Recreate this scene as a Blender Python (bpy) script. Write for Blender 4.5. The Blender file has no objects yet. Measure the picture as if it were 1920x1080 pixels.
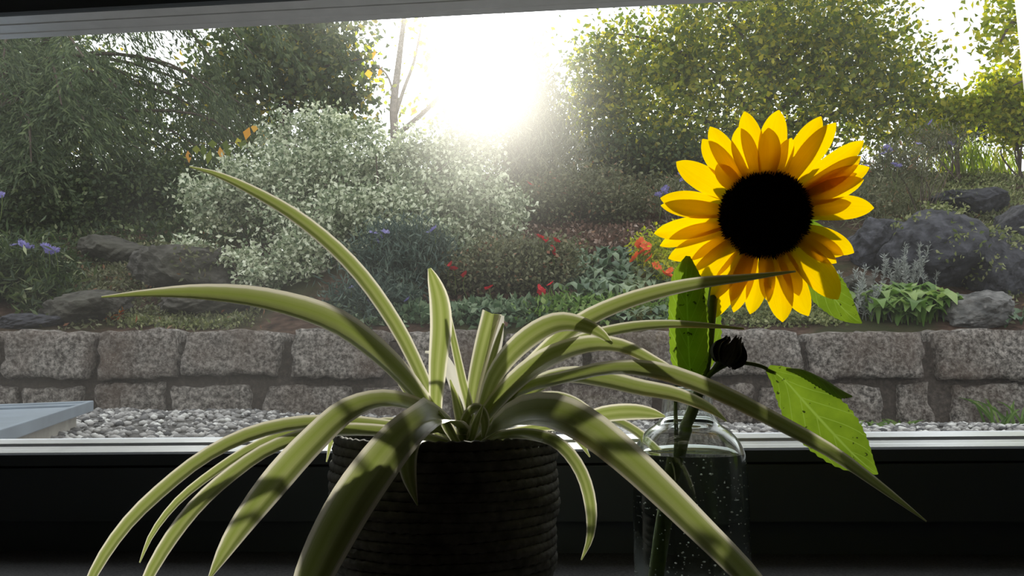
import bpy, math, random
import numpy as np
from mathutils import Vector, Matrix

# ------------------------------------------------------------------ camera, sky, sun
SC = bpy.context.scene
COL = SC.collection
F = 1450.0                      # focal length in pixels of the 1920 x 1080 frame
PITCH = math.atan(180 / F)      # the phone looks slightly upwards
EYE = Vector((0, 0, 0.20))      # z = 0 is the top of the window sill
cam = bpy.data.cameras.new('camera')
cam.sensor_width = 36; cam.lens = F / 1920 * 36
cam.clip_start = 0.02; cam.clip_end = 300
camo = bpy.data.objects.new('camera', cam); COL.objects.link(camo)
camo.location = EYE; camo.rotation_euler = (math.pi / 2 + PITCH, 0, 0)
SC.camera = camo
CP, SP = math.cos(PITCH), math.sin(PITCH)

def ray(px, py):
    a, b = (px - 960) / F, (540 - py) / F
    return Vector((a, CP - b * SP, SP + b * CP))

def P(px, py, Y):
    d = ray(px, py)
    return EYE + d * (Y / d.y)

def px_m(Y):                    # metres per pixel at distance Y
    return Y / F

SUN_DIR = ray(872, 18).normalized()
sl = bpy.data.lights.new('sun', 'SUN'); sl.energy = 4.3; sl.angle = math.radians(2.5); sl.color = (1, .93, .80)
so = bpy.data.objects.new('sun', sl); COL.objects.link(so)
so.rotation_euler = SUN_DIR.to_track_quat('Z', 'Y').to_euler()
so.location = (0, 12, 8)

w = bpy.data.worlds.new('sky'); SC.world = w; w.use_nodes = True
nt = w.node_tree; nt.nodes.clear()
def wn(t, **k):
    n = nt.nodes.new(t)
    for a, b in k.items(): setattr(n, a, b)
    return n
tc = wn('ShaderNodeTexCoord')
dp = wn('ShaderNodeVectorMath', operation='DOT_PRODUCT'); dp.inputs[1].default_value = SUN_DIR
nt.links.new(tc.outputs['Generated'], dp.inputs[0])
mx = wn('ShaderNodeMath', operation='MAXIMUM'); mx.inputs[1].default_value = 0
nt.links.new(dp.outputs['Value'], mx.inputs[0])
def wpow(e, g):
    p = wn('ShaderNodeMath', operation='POWER'); p.inputs[1].default_value = e
    nt.links.new(mx.outputs[0], p.inputs[0])
    m = wn('ShaderNodeMath', operation='MULTIPLY'); m.inputs[1].default_value = g
    nt.links.new(p.outputs[0], m.inputs[0]); return m
a1, a2 = wpow(6, .55), wpow(160, 5.0)
ad = wn('ShaderNodeMath', operation='ADD'); nt.links.new(a1.outputs[0], ad.inputs[0]); nt.links.new(a2.outputs[0], ad.inputs[1])
ad2 = wn('ShaderNodeMath', operation='ADD'); nt.links.new(ad.outputs[0], ad2.inputs[0]); ad2.inputs[1].default_value = .95
bg = wn('ShaderNodeBackground'); bg.inputs['Color'].default_value = (.97, .98, 1, 1)
nt.links.new(ad2.outputs[0], bg.inputs['Strength'])
wo = wn('ShaderNodeOutputWorld'); nt.links.new(bg.outputs[0], wo.inputs[0])
SC.view_settings.view_transform = 'Standard'; SC.view_settings.look = 'None'
SC.view_settings.exposure = 0.8; SC.view_settings.gamma = 1.0
SC.view_settings.use_curve_mapping = False

# ------------------------------------------------------------------ helpers
rng = np.random.default_rng(7)
R = random.Random(5)

def link(name, mesh, mat=None, parent=None):
    o = bpy.data.objects.new(name, mesh); COL.objects.link(o)
    if mat is not None and not mesh.materials: mesh.materials.append(mat)
    if parent is not None: o.parent = parent; o.matrix_parent_inverse = parent.matrix_world.inverted()
    return o

def empty(name, loc, label=None, cat=None, group=None, kind=None):
    o = bpy.data.objects.new(name, None); COL.objects.link(o)
    o.location = loc; o.empty_display_size = .05
    o.matrix_world = Matrix.Translation(Vector(loc))
    return tag(o, label, cat, group, kind)

def tag(o, label=None, cat=None, group=None, kind=None):
    if label: o['label'] = label
    if cat: o['category'] = cat
    if group: o['group'] = group
    if kind: o['kind'] = kind
    return o

def mesh_np(name, V, Fc, attrs=None, smooth=True):
    """V (n,3) array, Fc list or (m,k) array of faces; attrs: name -> per-vertex floats"""
    me = bpy.data.meshes.new(name)
    V = np.asarray(V, dtype=np.float32)
    if isinstance(Fc, np.ndarray):
        m, k = Fc.shape
        me.vertices.add(len(V)); me.vertices.foreach_set('co', V.ravel())
        me.loops.add(m * k); me.loops.foreach_set('vertex_index', Fc.astype(np.int32).ravel())
        me.polygons.add(m)
        me.polygons.foreach_set('loop_start', np.arange(0, m * k, k, dtype=np.int32))
        me.polygons.foreach_set('loop_total', np.full(m, k, dtype=np.int32))
        me.update(calc_edges=True)
    else:
        me.from_pydata([tuple(map(float, v)) for v in V], [], Fc)
    if attrs:
        for n, a in attrs.items():
            at = me.attributes.new(n, 'FLOAT', 'POINT')
            at.data.foreach_set('value', np.asarray(a, dtype=np.float32))
    if smooth:
        me.polygons.foreach_set('use_smooth', np.ones(len(me.polygons), dtype=bool))
    me.validate()
    return me

class MB:
    """collects boxes and prisms into one mesh"""
    def __init__(s): s.v = []; s.f = []
    def box(s, a, b, M=None):
        i = len(s.v); (x0, y0, z0), (x1, y1, z1) = a, b
        for p in ((x0,y0,z0),(x1,y0,z0),(x1,y1,z0),(x0,y1,z0),(x0,y0,z1),(x1,y0,z1),(x1,y1,z1),(x0,y1,z1)):
            p = Vector(p); s.v.append(tuple(M @ p if M else p))
        for q in ((0,3,2,1),(4,5,6,7),(0,1,5,4),(1,2,6,5),(2,3,7,6),(3,0,4,7)): s.f.append([i+k for k in q])
        return s
    def prism(s, prof, x0, x1, M=None):
        """closed (y,z) profile swept along x"""
        i = len(s.v); n = len(prof)
        for x in (x0, x1):
            for y, z in prof:
                p = Vector((x, y, z)); s.v.append(tuple(M @ p if M else p))
        for k in range(n): s.f.append([i+k, i+(k+1) % n, i+n+(k+1) % n, i+n+k])
        s.f.append([i+k for k in range(n)][::-1]); s.f.append([i+n+k for k in range(n)])
        return s
    def build(s, name, mat, parent=None, bevel=0):
        me = bpy.data.meshes.new(name); me.from_pydata(s.v, [], s.f)
        import bmesh
        bm = bmesh.new(); bm.from_mesh(me); bmesh.ops.recalc_face_normals(bm, faces=bm.faces)
        if bevel:
            bmesh.ops.bevel(bm, geom=list(bm.edges), offset=bevel, segments=2, affect='EDGES', profile=.6)
        bm.to_mesh(me); bm.free()
        return link(name, me, mat, parent)

def catmull(pts, n):
    """pts (k,d) -> n samples of a smooth curve through them"""
    p = np.asarray(pts, float)
    if len(p) == 2:
        t = np.linspace(0, 1, n)[:, None]; return p[0] * (1 - t) + p[1] * t
    d = np.linalg.norm(np.diff(p[:, :3], axis=0), axis=1) ** .5
    kn = np.concatenate([[0], np.cumsum(np.maximum(d, 1e-6))])
    # monotone-ish cubic hermite with finite differences
    m = np.zeros_like(p)
    m[0] = (p[1] - p[0]) / (kn[1] - kn[0]); m[-1] = (p[-1] - p[-2]) / (kn[-1] - kn[-2])
    for i in range(1, len(p) - 1):
        h0, h1 = kn[i] - kn[i-1], kn[i+1] - kn[i]
        m[i] = ((p[i] - p[i-1]) / h0 * h1 + (p[i+1] - p[i]) / h1 * h0) / (h0 + h1)
    s = np.linspace(0, kn[-1], n); j = np.clip(np.searchsorted(kn, s, 'right') - 1, 0, len(p) - 2)
    h = (kn[j+1] - kn[j])[:, None]; t = ((s - kn[j])[:, None]) / h
    return (2*t**3-3*t**2+1)*p[j] + (t**3-2*t**2+t)*h*m[j] + (-2*t**3+3*t**2)*p[j+1] + (t**3-t**2)*h*m[j+1]

def unit(a):
    return a / np.maximum(np.linalg.norm(a, axis=-1, keepdims=True), 1e-9)

def tube_arrays(path, rad, seg=8):
    path = np.asarray(path, float); rad = np.broadcast_to(np.asarray(rad, float), (len(path),))
    T = unit(np.gradient(path, axis=0))
    up = np.array([0, 0, 1.0]); 
    if abs(T[0] @ up) > .9: up = np.array([1.0, 0, 0])
    S = unit(np.cross(T, up)); B = np.cross(S, T)
    a = np.linspace(0, 2*np.pi, seg, endpoint=False)
    V = path[:, None] + rad[:, None, None] * (np.cos(a)[None, :, None] * S[:, None] + np.sin(a)[None, :, None] * B[:, None])
    n = len(path); V = V.reshape(-1, 3)
    i = np.arange(n-1)[:, None] * seg; j = np.arange(seg)[None]; j2 = (j+1) % seg
    Fq = np.stack([i+j, i+j2, i+seg+j2, i+seg+j], -1).reshape(-1, 4)
    return V, Fq

def tube(name, pts, rad, mat, parent, n=16, seg=8):
    c = catmull(np.c_[np.asarray([tuple(p) for p in pts], float), np.asarray(rad, float)], n) if not np.isscalar(rad) else \
        np.c_[catmull(np.asarray([tuple(p) for p in pts], float), n), np.full(n, rad)]
    V, Fq = tube_arrays(c[:, :3], np.maximum(c[:, 3], 1e-4), seg)
    k = len(V); V = np.vstack([V, c[:1, :3], c[-1:, :3]])
    F_ = [list(map(int, q)) for q in Fq] + [[(j+1) % seg, j, k] for j in range(seg)] + [[k-seg+j, k-seg+(j+1) % seg, k+1] for j in range(seg)]
    return link(name, mesh_np(name, V, F_), mat, parent)

def ribbon(name, ctrl, mat, parent, n=26, m=6, fold=.25, k=.75, Nvec=None, jag=0, cup=0, wave=0, seed=0, droop_n=None):
    """leaf blade; ctrl rows (x,y,z,width). Surface normal is between towards the room and up."""
    c = catmull(np.asarray(ctrl, float), n); p, wd = c[:, :3], np.maximum(c[:, 3], 0.0004)
    T = unit(np.gradient(p, axis=0))
    tocam = unit(np.array(EYE)[None] - p)
    if Nvec is None: N = unit(tocam * k + np.array([0, 0, 1.0])[None] * (1 - k))
    else: N = unit(np.broadcast_to(np.asarray(Nvec, float), p.shape))
    S = np.cross(T, N); ln = np.linalg.norm(S, axis=1, keepdims=True); S = S / np.maximum(ln, 1e-6)
    for i in range(1, n):
        if ln[i] < .15: S[i] = S[i-1]
    N2 = np.cross(S, T)
    perp = np.cross(T, tocam); perp = unit(perp)
    fac = np.clip(np.abs((S * perp).sum(1)), .45, 1)
    h = wd / 2 / fac
    u = np.linspace(-1, 1, m + 1)
    r = np.random.default_rng(seed + 11)
    H = np.repeat(h[:, None], m + 1, 1)
    if jag:
        H[:, 0] *= 1 + jag * (np.arange(n) % 2 - .5); H[:, -1] *= 1 + jag * ((np.arange(n) + 1) % 2 - .5)
    off = fold * np.abs(u)[None] * H + cup * (u[None] ** 2) * H
    if wave: off = off + wave * H * np.sin(np.linspace(0, 14, n)[:, None] + r.random() * 6) * u[None] ** 2
    V = p[:, None] + H[..., None] * u[None, :, None] * S[:, None] + off[..., None] * N2[:, None]
    i = np.arange(n-1)[:, None] * (m+1); j = np.arange(m)[None]
    Fq = np.stack([i+j, i+j+1, i+m+2+j, i+m+1+j], -1).reshape(-1, 4)
    al = np.repeat(np.linspace(0, 1, n)[:, None], m+1, 1).ravel(); ac = np.repeat(u[None], n, 0).ravel()
    me = mesh_np(name, V.reshape(-1, 3), Fq, {'along': al, 'across': ac, 'rnd': np.full(n*(m+1), r.random())})
    return link(name, me, mat, parent)

def lathe_mesh(name, prof, seg=64, center=(0, 0), closed=True):
    prof = np.asarray(prof, float); n = len(prof)
    a = np.linspace(0, 2*np.pi, seg, endpoint=False)
    V = np.stack([center[0] + prof[:, :1] * np.cos(a)[None], center[1] + prof[:, :1] * np.sin(a)[None], np.repeat(prof[:, 1:2], seg, 1)], -1).reshape(-1, 3)
    Fq = []
    for i in range(n-1):
        for j in range(seg):
            Fq.append([i*seg+j, i*seg+(j+1) % seg, (i+1)*seg+(j+1) % seg, (i+1)*seg+j])
    V = list(V)
    if closed:
        for e in (0, n-1):
            k = len(V); V.append((center[0], center[1], prof[e, 1]))
            for j in range(seg):
                t = [e*seg+j, e*seg+(j+1) % seg, k]
                Fq.append(t[::-1] if e == 0 else t)
    me = mesh_np(name, np.array(V), Fq)
    import bmesh
    bm = bmesh.new(); bm.from_mesh(me); bmesh.ops.recalc_face_normals(bm, faces=bm.faces); bm.to_mesh(me); bm.free()
    return me

# ------------------------------------------------------------------ materials
def newmat(name):
    m = bpy.data.materials.new(name); m.use_nodes = True; m.node_tree.nodes.clear(); return m

class NT:
    def __init__(s, m): s.t = m.node_tree
    def n(s, typ, **k):
        x = s.t.nodes.new(typ)
        for a, b in k.items(): setattr(x, a, b)
        return x
    def l(s, a, b): s.t.links.new(a, b)
    def ramp(s, stops, src=None, mode='LINEAR'):
        r = s.n('ShaderNodeValToRGB'); r.color_ramp.interpolation = mode
        while len(r.color_ramp.elements) < len(stops): r.color_ramp.elements.new(.5)
        for e, (p, c) in zip(r.color_ramp.elements, stops): e.position = p; e.color = (*c, 1)
        if src is not None: s.l(src, r.inputs[0])
        return r
    def noise(s, scale, detail=4, rough=.55, coord=None, dim='3D'):
        x = s.n('ShaderNodeTexNoise'); x.inputs['Scale'].default_value = scale
        x.inputs['Detail'].default_value = detail; x.inputs['Roughness'].default_value = rough
        if coord is None:
            tcn = s.n('ShaderNodeTexCoord'); coord = tcn.outputs['Object']
        s.l(coord, x.inputs['Vector']); return x
    def mix(s, a, b, fac, mode='MIX'):
        x = s.n('ShaderNodeMix', data_type='RGBA', blend_type=mode)
        for sock, v in ((x.inputs[0], fac), (x.inputs[6], a), (x.inputs[7], b)):
            if hasattr(v, 'is_linked'): s.l(v, sock)
            else: sock.default_value = v if not isinstance(v, tuple) else (*v, 1)
        return x.outputs[2]
    def out(s, sh): o = s.n('ShaderNodeOutputMaterial'); s.l(sh, o.inputs[0])
    def bump(s, h, strength, dist=.01):
        b = s.n('ShaderNodeBump'); b.inputs['Strength'].default_value = strength; b.inputs['Distance'].default_value = dist
        s.l(h, b.inputs['Height']); return b.outputs[0]
    def bsdf(s, color, rough=.5, spec=.5, normal=None, metal=0):
        p = s.n('ShaderNodeBsdfPrincipled')
        if hasattr(color, 'is_linked'): s.l(color, p.inputs['Base Color'])
        else: p.inputs['Base Color'].default_value = (*color, 1)
        p.inputs['Roughness'].default_value = rough; p.inputs['Specular IOR Level'].default_value = spec
        p.inputs['Metallic'].default_value = metal
        if normal is not None: s.l(normal, p.inputs['Normal'])
        return p.outputs[0]

def mat_plain(name, color, rough=.5, spec=.4, metal=0, nscale=0, namp=.25, bscale=0, bstr=.2):
    m = newmat(name); t = NT(m); c = color
    if nscale:
        nz = t.noise(nscale); c = t.ramp([(.3, tuple(x*(1-namp) for x in color)), (.7, tuple(min(1, x*(1+namp)) for x in color))], nz.outputs[0]).outputs[0]
    nm = t.bump(t.noise(bscale, 6).outputs[0], bstr) if bscale else None
    t.out(t.bsdf(c, rough, spec, nm, metal)); return m

def mat_leaf(name, stops, trans=.4, rough=.5, attr='rnd', tint=1.25, spec=.3, noise=0):
    """foliage: colour differs from leaf to leaf; light passes through"""
    m = newmat(name); t = NT(m)
    a = t.n('ShaderNodeAttribute', attribute_name=attr)
    c = t.ramp(stops, a.outputs['Fac']).outputs[0]
    if noise:
        c = t.mix(c, (.02, .03, .01), t.ramp([(.45, (0,0,0)), (.75, (.5,.5,.5))], t.noise(noise).outputs[0]).outputs[0])
    d = t.bsdf(c, rough, spec)
    tr = t.n('ShaderNodeBsdfTranslucent')
    g = t.n('ShaderNodeHueSaturation'); g.inputs['Value'].default_value = tint; g.inputs['Saturation'].default_value = 1.15
    t.l(c, g.inputs['Color']); t.l(g.outputs[0], tr.inputs[0])
    mxs = t.n('ShaderNodeMixShader'); mxs.inputs[0].default_value = trans
    t.l(d, mxs.inputs[1]); t.l(tr.outputs[0], mxs.inputs[2]); t.out(mxs.outputs[0]); return m

def mat_stone(name, dark, light, accent, scale=60, bump=.6):
    m = newmat(name); t = NT(m)
    v = t.n('ShaderNodeTexVoronoi'); v.inputs['Scale'].default_value = scale * 1.6
    tcn = t.n('ShaderNodeTexCoord'); t.l(tcn.outputs['Object'], v.inputs['Vector'])
    n1 = t.noise(scale, 8, .7, tcn.outputs['Object']); n2 = t.noise(scale / 18, 5, .6, tcn.outputs['Object'])
    c = t.ramp([(.38, dark), (.5, tuple((a+b)/2.4 for a, b in zip(dark, light))), (.62, light)], n1.outputs[0]).outputs[0]
    c = t.mix(c, accent, t.ramp([(.42, (0,0,0)), (.68, (.75,.75,.75))], n2.outputs[0]).outputs[0], 'MIX')
    c = t.mix(c, light, t.ramp([(.08, (.8,.8,.8)), (.2, (0,0,0))], v.outputs['Distance']).outputs[0])
    nm = t.bump(n1.outputs[0], bump, .02)
    t.out(t.bsdf(c, .85, .3, nm)); return m

M = {}
M['frame'] = mat_plain('frame_plastic', (.085, .10, .118), .45, .3, nscale=3, namp=.08)
M['bead'] = mat_plain('bead_aluminium', (.74, .76, .79), .30, .5, .55, nscale=30, namp=.06)
M['gasket'] = mat_plain('gasket_rubber', (.012, .012, .013), .7, .2)
M['sill'] = mat_plain('sill_granite', (.075, .075, .077), .55, .3, nscale=400, namp=.7, bscale=500, bstr=.15)
M['plaster'] = mat_plain('plaster', (.78, .77, .75), .9, .1, nscale=8, namp=.05)
M['floorwood'] = mat_plain('floor_covering', (.14, .11, .085), .6, .3, nscale=14, namp=.2)
M['render'] = mat_plain('outer_render', (.55, .54, .50), .9, .1, nscale=30, namp=.1)
M['granite'] = mat_stone('granite', (.045, .038, .033), (.42, .385, .35), (.12, .085, .066), 46, 1.0)
M['mortar'] = mat_stone('mortar', (.05, .04, .035), (.12, .10, .085), (.06, .045, .035), 40, .8)
M['rock'] = mat_stone('rock', (.018, .018, .022), (.10, .10, .118), (.036, .036, .044), 14, 1.0)
M['rock_pale'] = mat_stone('rock_pale', (.05, .05, .05), (.26, .25, .24), (.10, .10, .10), 12, 1.0)
M['rock_brown'] = mat_stone('rock_brown', (.03, .027, .024), (.12, .11, .10), (.06, .058, .04), 14, 1.0)
M['pebble'] = mat_leaf('pebble', [(0, (.06, .06, .065)), (.4, (.2, .195, .19)), (.8, (.38, .37, .36)), (1, (.6, .6, .58))], 0, .8)
M['gravelbase'] = mat_plain('gravel_bed', (.10, .095, .09), .9, .2, nscale=60, namp=.5, bscale=80, bstr=1)
M['concrete'] = mat_plain('concrete', (.42, .40, .36), .9, .2, nscale=25, namp=.15, bscale=60, bstr=.3)
M['zinc'] = mat_plain('zinc_sheet', (.30, .35, .41), .42, .5, .35, nscale=6, namp=.12)
def mat_soil():
    m = newmat('slope_soil'); t = NT(m)
    a = t.noise(14, 8, .7); b = t.noise(1.1, 3)
    c = t.ramp([(.3, (.028, .020, .015)), (.52, (.085, .052, .038)), (.75, (.19, .13, .10))], a.outputs[0]).outputs[0]
    c = t.mix(c, (.045, .055, .022), t.ramp([(.5, (0,0,0)), (.62, (.8,.8,.8))], b.outputs[0]).outputs[0])
    t.out(t.bsdf(c, .95, .1, t.bump(a.outputs[0], 1, .05))); return m
M['soil'] = mat_soil()
M['potsoil'] = mat_plain('potting_soil', (.03, .022, .016), .95, .1, nscale=300, namp=.6, bscale=300, bstr=1)
M['bark'] = mat_plain('bark', (.085, .065, .052), .9, .2, nscale=20, namp=.4, bscale=30, bstr=.8)
M['bark_pale'] = mat_plain('bark_pale', (.22, .19, .17), .9, .2, nscale=20, namp=.3, bscale=30, bstr=.6)

def mat_glass_pane():
    m = newmat('window_glass'); t = NT(m)
    tr = t.n('ShaderNodeBsdfTransparent'); tr.inputs[0].default_value = (.95, .965, .96, 1)
    tl = t.n('ShaderNodeBsdfTranslucent'); tl.inputs[0].default_value = (.85, .87, .9, 1)
    nz = t.noise(2.2, 5, .6)
    fc = t.ramp([(.3, (.003,)*3), (.75, (.013,)*3)], nz.outputs[0]).outputs[0]       # dusty film on the pane
    a0 = t.n('ShaderNodeMixShader'); t.l(fc, a0.inputs[0]); t.l(tr.outputs[0], a0.inputs[1]); t.l(tl.outputs[0], a0.inputs[2])
    fw = t.n('ShaderNodeBsdfRefraction'); fw.inputs['IOR'].default_value = 1.25; fw.inputs['Roughness'].default_value = .6   # forward scatter of the dust
    a = t.n('ShaderNodeMixShader'); a.inputs[0].default_value = .010; t.l(a0.outputs[0], a.inputs[1]); t.l(fw.outputs[0], a.inputs[2])
    gl = t.n('ShaderNodeBsdfGlossy'); gl.inputs['Roughness'].default_value = .02
    b = t.n('ShaderNodeMixShader'); b.inputs[0].default_value = .012
    t.l(a.outputs[0], b.inputs[1]); t.l(gl.outputs[0], b.inputs[2]); t.out(b.outputs[0]); return m
M['pane'] = mat_glass_pane()
def mat_glass(name, ior, tint=(1, 1, 1), rough=0):
    m = newmat(name); t = NT(m)
    g = t.n('ShaderNodeBsdfGlass'); g.inputs['IOR'].default_value = ior; g.inputs['Color'].default_value = (*tint, 1)
    g.inputs['Roughness'].default_value = rough
    t.out(g.outputs[0]); return m
M['glass'] = mat_glass('vase_glass', 1.45, (.97, .99, .985))
M['water'] = mat_glass('water', 1.33, (.95, .97, .96))
M['bubble'] = mat_plain('air_bubble', (.9, .92, .93), .15, .8)

def mat_spider():
    m = newmat('striped_leaf'); t = NT(m)
    ac = t.n('ShaderNodeAttribute', attribute_name='across'); al = t.n('ShaderNodeAttribute', attribute_name='along')
    ab = t.n('ShaderNodeMath', operation='ABSOLUTE'); t.l(ac.outputs['Fac'], ab.inputs[0])
    cb = t.n('ShaderNodeCombineXYZ'); t.l(ac.outputs['Fac'], cb.inputs[0]); t.l(al.outputs['Fac'], cb.inputs[1])
    mp = t.n('ShaderNodeMapping'); mp.inputs['Scale'].default_value = (11, .5, 1); t.l(cb.outputs[0], mp.inputs[0])
    nz = t.noise(1.6, 3, .6, mp.outputs[0])
    ad = t.n('ShaderNodeMath', operation='MULTIPLY_ADD'); t.l(nz.outputs[0], ad.inputs[0]); ad.inputs[1].default_value = .22; t.l(ab.outputs[0], ad.inputs[2])
    c = t.ramp([(.0, (.40, .42, .22)), (.16, (.31, .34, .15)), (.5, (.215, .255, .085)), (.82, (.31, .335, .16)), (.97, (.74, .71, .61))], ad.outputs[0]).outputs[0]
    d = t.bsdf(c, .34, .6)
    tr = t.n('ShaderNodeBsdfTranslucent'); g = t.n('ShaderNodeHueSaturation'); g.inputs['Value'].default_value = 1.3; g.inputs['Saturation'].default_value = 1.18
    t.l(c, g.inputs['Color']); t.l(g.outputs[0], tr.inputs[0])
    x = t.n('ShaderNodeMixShader'); x.inputs[0].default_value = .36; t.l(d, x.inputs[1]); t.l(tr.outputs[0], x.inputs[2])
    t.out(x.outputs[0]); return m
M['spider'] = mat_spider()
M['spider_dry'] = mat_leaf('dry_leaf_white', [(0, (.70, .68, .64)), (1, (.78, .76, .72))], .3, .5)

def mat_petal():
    m = newmat('petal'); t = NT(m)
    al = t.n('ShaderNodeAttribute', attribute_name='along'); ac = t.n('ShaderNodeAttribute', attribute_name='across')
    cb = t.n('ShaderNodeCombineXYZ'); t.l(ac.outputs['Fac'], cb.inputs[0]); t.l(al.outputs['Fac'], cb.inputs[1])
    mp = t.n('ShaderNodeMapping'); mp.inputs['Scale'].default_value = (7, .5, 1); t.l(cb.outputs[0], mp.inputs[0])
    nz = t.noise(1.5, 3, .6, mp.outputs[0])
    c = t.ramp([(0, (.86, .50, .0)), (.3, (.90, .58, .0)), (1, (.94, .66, .0))], al.outputs['Fac']).outputs[0]
    c = t.mix(c, (.75, .36, .0), t.ramp([(.5, (0,0,0)), (.75, (.35,.35,.35))], nz.outputs[0]).outputs[0])
    d = t.bsdf(c, .5, .25)
    tr = t.n('ShaderNodeBsdfTranslucent'); t.l(c, tr.inputs[0])
    x = t.n('ShaderNodeMixShader'); x.inputs[0].default_value = .55; t.l(d, x.inputs[1]); t.l(tr.outputs[0], x.inputs[2])
    t.out(x.outputs[0]); return m
M['petal'] = mat_petal()
def mat_sunleaf():
    m = newmat('sunflower_leaf'); t = NT(m)
    al = t.n('ShaderNodeAttribute', attribute_name='along'); ac = t.n('ShaderNodeAttribute', attribute_name='across')
    ab = t.n('ShaderNodeMath', operation='ABSOLUTE'); t.l(ac.outputs['Fac'], ab.inputs[0])
    # side veins run forward from the midrib
    sb = t.n('ShaderNodeMath', operation='MULTIPLY_ADD'); t.l(ab.outputs[0], sb.inputs[0]); sb.inputs[1].default_value = -.28; t.l(al.outputs['Fac'], sb.inputs[2])
    ml = t.n('ShaderNodeMath', operation='MULTIPLY'); t.l(sb.outputs[0], ml.inputs[0]); ml.inputs[1].default_value = 7.0
    fr = t.n('ShaderNodeMath', operation='FRACT'); t.l(ml.outputs[0], fr.inputs[0])
    v1 = t.ramp([(.0, (1,1,1)), (.05, (0,0,0)), (.95, (0,0,0)), (1, (1,1,1))], fr.outputs[0]).outputs[0]
    v2 = t.ramp([(.02, (1,1,1)), (.06, (0,0,0))], ab.outputs[0]).outputs[0]
    vv = t.mix(v1, v2, 1.0, 'LIGHTEN')
    base = t.ramp([(.3, (.12, .20, .012)), (.7, (.18, .28, .018))], t.noise(60, 5).outputs[0]).outputs[0]
    c = t.mix(base, (.22, .33, .05), vv)
    c = t.mix(c, (.015, .02, .005), t.ramp([(.66, (0,0,0)), (.70, (.9,.9,.9))], t.noise(170, 2).outputs[0]).outputs[0])
    d = t.bsdf(c, .55, .3, t.bump(vv, .4, .001))
    tr = t.n('ShaderNodeBsdfTranslucent'); g = t.n('ShaderNodeHueSaturation'); g.inputs['Value'].default_value = 1.3; t.l(c, g.inputs['Color']); t.l(g.outputs[0], tr.inputs[0])
    x = t.n('ShaderNodeMixShader'); x.inputs[0].default_value = .5; t.l(d, x.inputs[1]); t.l(tr.outputs[0], x.inputs[2])
    t.out(x.outputs[0]); return m
M['sunleaf'] = mat_sunleaf()
M['stem'] = mat_leaf('flower_stem', [(0, (.10, .14, .03)), (1, (.13, .18, .04))], .12, .6, noise=80)
M['disc'] = mat_plain('flower_disc', (.012, .008, .006), .9, .1, nscale=200, namp=.5)
M['floret'] = mat_leaf('floret', [(0, (.014, .008, .006)), (.75, (.02, .012, .007)), (.93, (.06, .03, .008)), (1, (.20, .10, .01))], .05, .85, spec=.1)
M['budm'] = mat_leaf('dry_bud', [(0, (.020, .018, .014)), (1, (.05, .042, .032))], .05, .7)
def mat_rope():
    m = newmat('paper_rope'); t = NT(m)
    n1 = t.noise(90, 5); n2 = t.noise(500, 3)
    c = t.ramp([(.3, (.05, .047, .044)), (.7, (.125, .12, .112))], n1.outputs[0]).outputs[0]
    t.out(t.bsdf(c, .75, .25, t.bump(n2.outputs[0], .4, .001))); return m
M['rope'] = mat_rope()

# foliage materials
M['f_varieg'] = mat_leaf('variegated_leaves', [(0, (.10, .14, .08)), (.35, (.20, .25, .14)), (.55, (.44, .48, .33)), (1, (.80, .82, .66))], .3, .35)
M['f_conifer'] = mat_leaf('conifer_needles', [(0, (.030, .050, .022)), (.6, (.085, .12, .055)), (1, (.17, .21, .10))], .42, .6)
M['f_green'] = mat_leaf('green_leaves', [(0, (.06, .09, .018)), (.4, (.13, .175, .03)), (.75, (.27, .29, .045)), (1, (.50, .44, .06))], .55, .5)
M['f_mid'] = mat_leaf('mid_green_leaves', [(0, (.04, .07, .025)), (.6, (.09, .125, .045)), (.9, (.17, .20, .07)), (1, (.42, .33, .05))], .4, .5)
M['f_dark'] = mat_leaf('dark_green_leaves', [(0, (.022, .040, .014)), (.6, (.045, .072, .024)), (.95, (.10, .13, .045)), (1, (.35, .38, .22))], .3, .45)
M['f_blue'] = mat_leaf('blue_green_leaves', [(0, (.03, .055, .045)), (.6, (.065, .10, .08)), (1, (.13, .17, .13))], .3, .5)
M['f_grey'] = mat_leaf('grey_green_needles', [(0, (.12, .13, .085)), (.6, (.20, .21, .14)), (1, (.33, .32, .21))], .45, .6)
M['f_yellow'] = mat_leaf('yellow_green_leaves', [(0, (.14, .19, .02)), (.5, (.34, .40, .05)), (1, (.62, .56, .07))], .55, .5)
M['f_moss'] = mat_leaf('moss_leaves', [(0, (.09, .12, .04)), (.6, (.19, .21, .08)), (1, (.36, .37, .19))], .3, .6)
M['f_olive'] = mat_leaf('olive_leaves', [(0, (.06, .065, .03)), (.6, (.13, .14, .07)), (.93, (.25, .25, .15)), (1, (.26, .11, .06))], .35, .5)
M['f_broad'] = mat_leaf('broad_leaves', [(0, (.055, .10, .055)), (.6, (.12, .18, .10)), (1, (.26, .33, .21))], .3, .4)
M['f_bright'] = mat_leaf('bright_leaves', [(0, (.07, .14, .03)), (.6, (.15, .25, .06)), (1, (.30, .40, .14))], .35, .4)
M['f_silver'] = mat_leaf('silver_leaves', [(0, (.20, .22, .20)), (1, (.42, .44, .41))], .25, .6)
M['f_litter'] = mat_leaf('leaf_litter', [(0, (.05, .03, .02)), (.6, (.13, .07, .05)), (.9, (.26, .17, .13)), (1, (.5, .42, .36))], .15, .8)
M['f_red'] = mat_leaf('reddish_leaves', [(0, (.18, .04, .02)), (.5, (.40, .10, .03)), (1, (.5, .22, .04))], .4, .5)
M['grass'] = mat_leaf('grass_blades', [(0, (.14, .20, .03)), (.6, (.28, .36, .06)), (1, (.5, .5, .14))], .5, .5)
M['autumn'] = mat_leaf('autumn_leaf', [(0, (.62, .26, .04)), (.5, (.72, .36, .06)), (1, (.72, .50, .10))], .5, .5)
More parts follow.
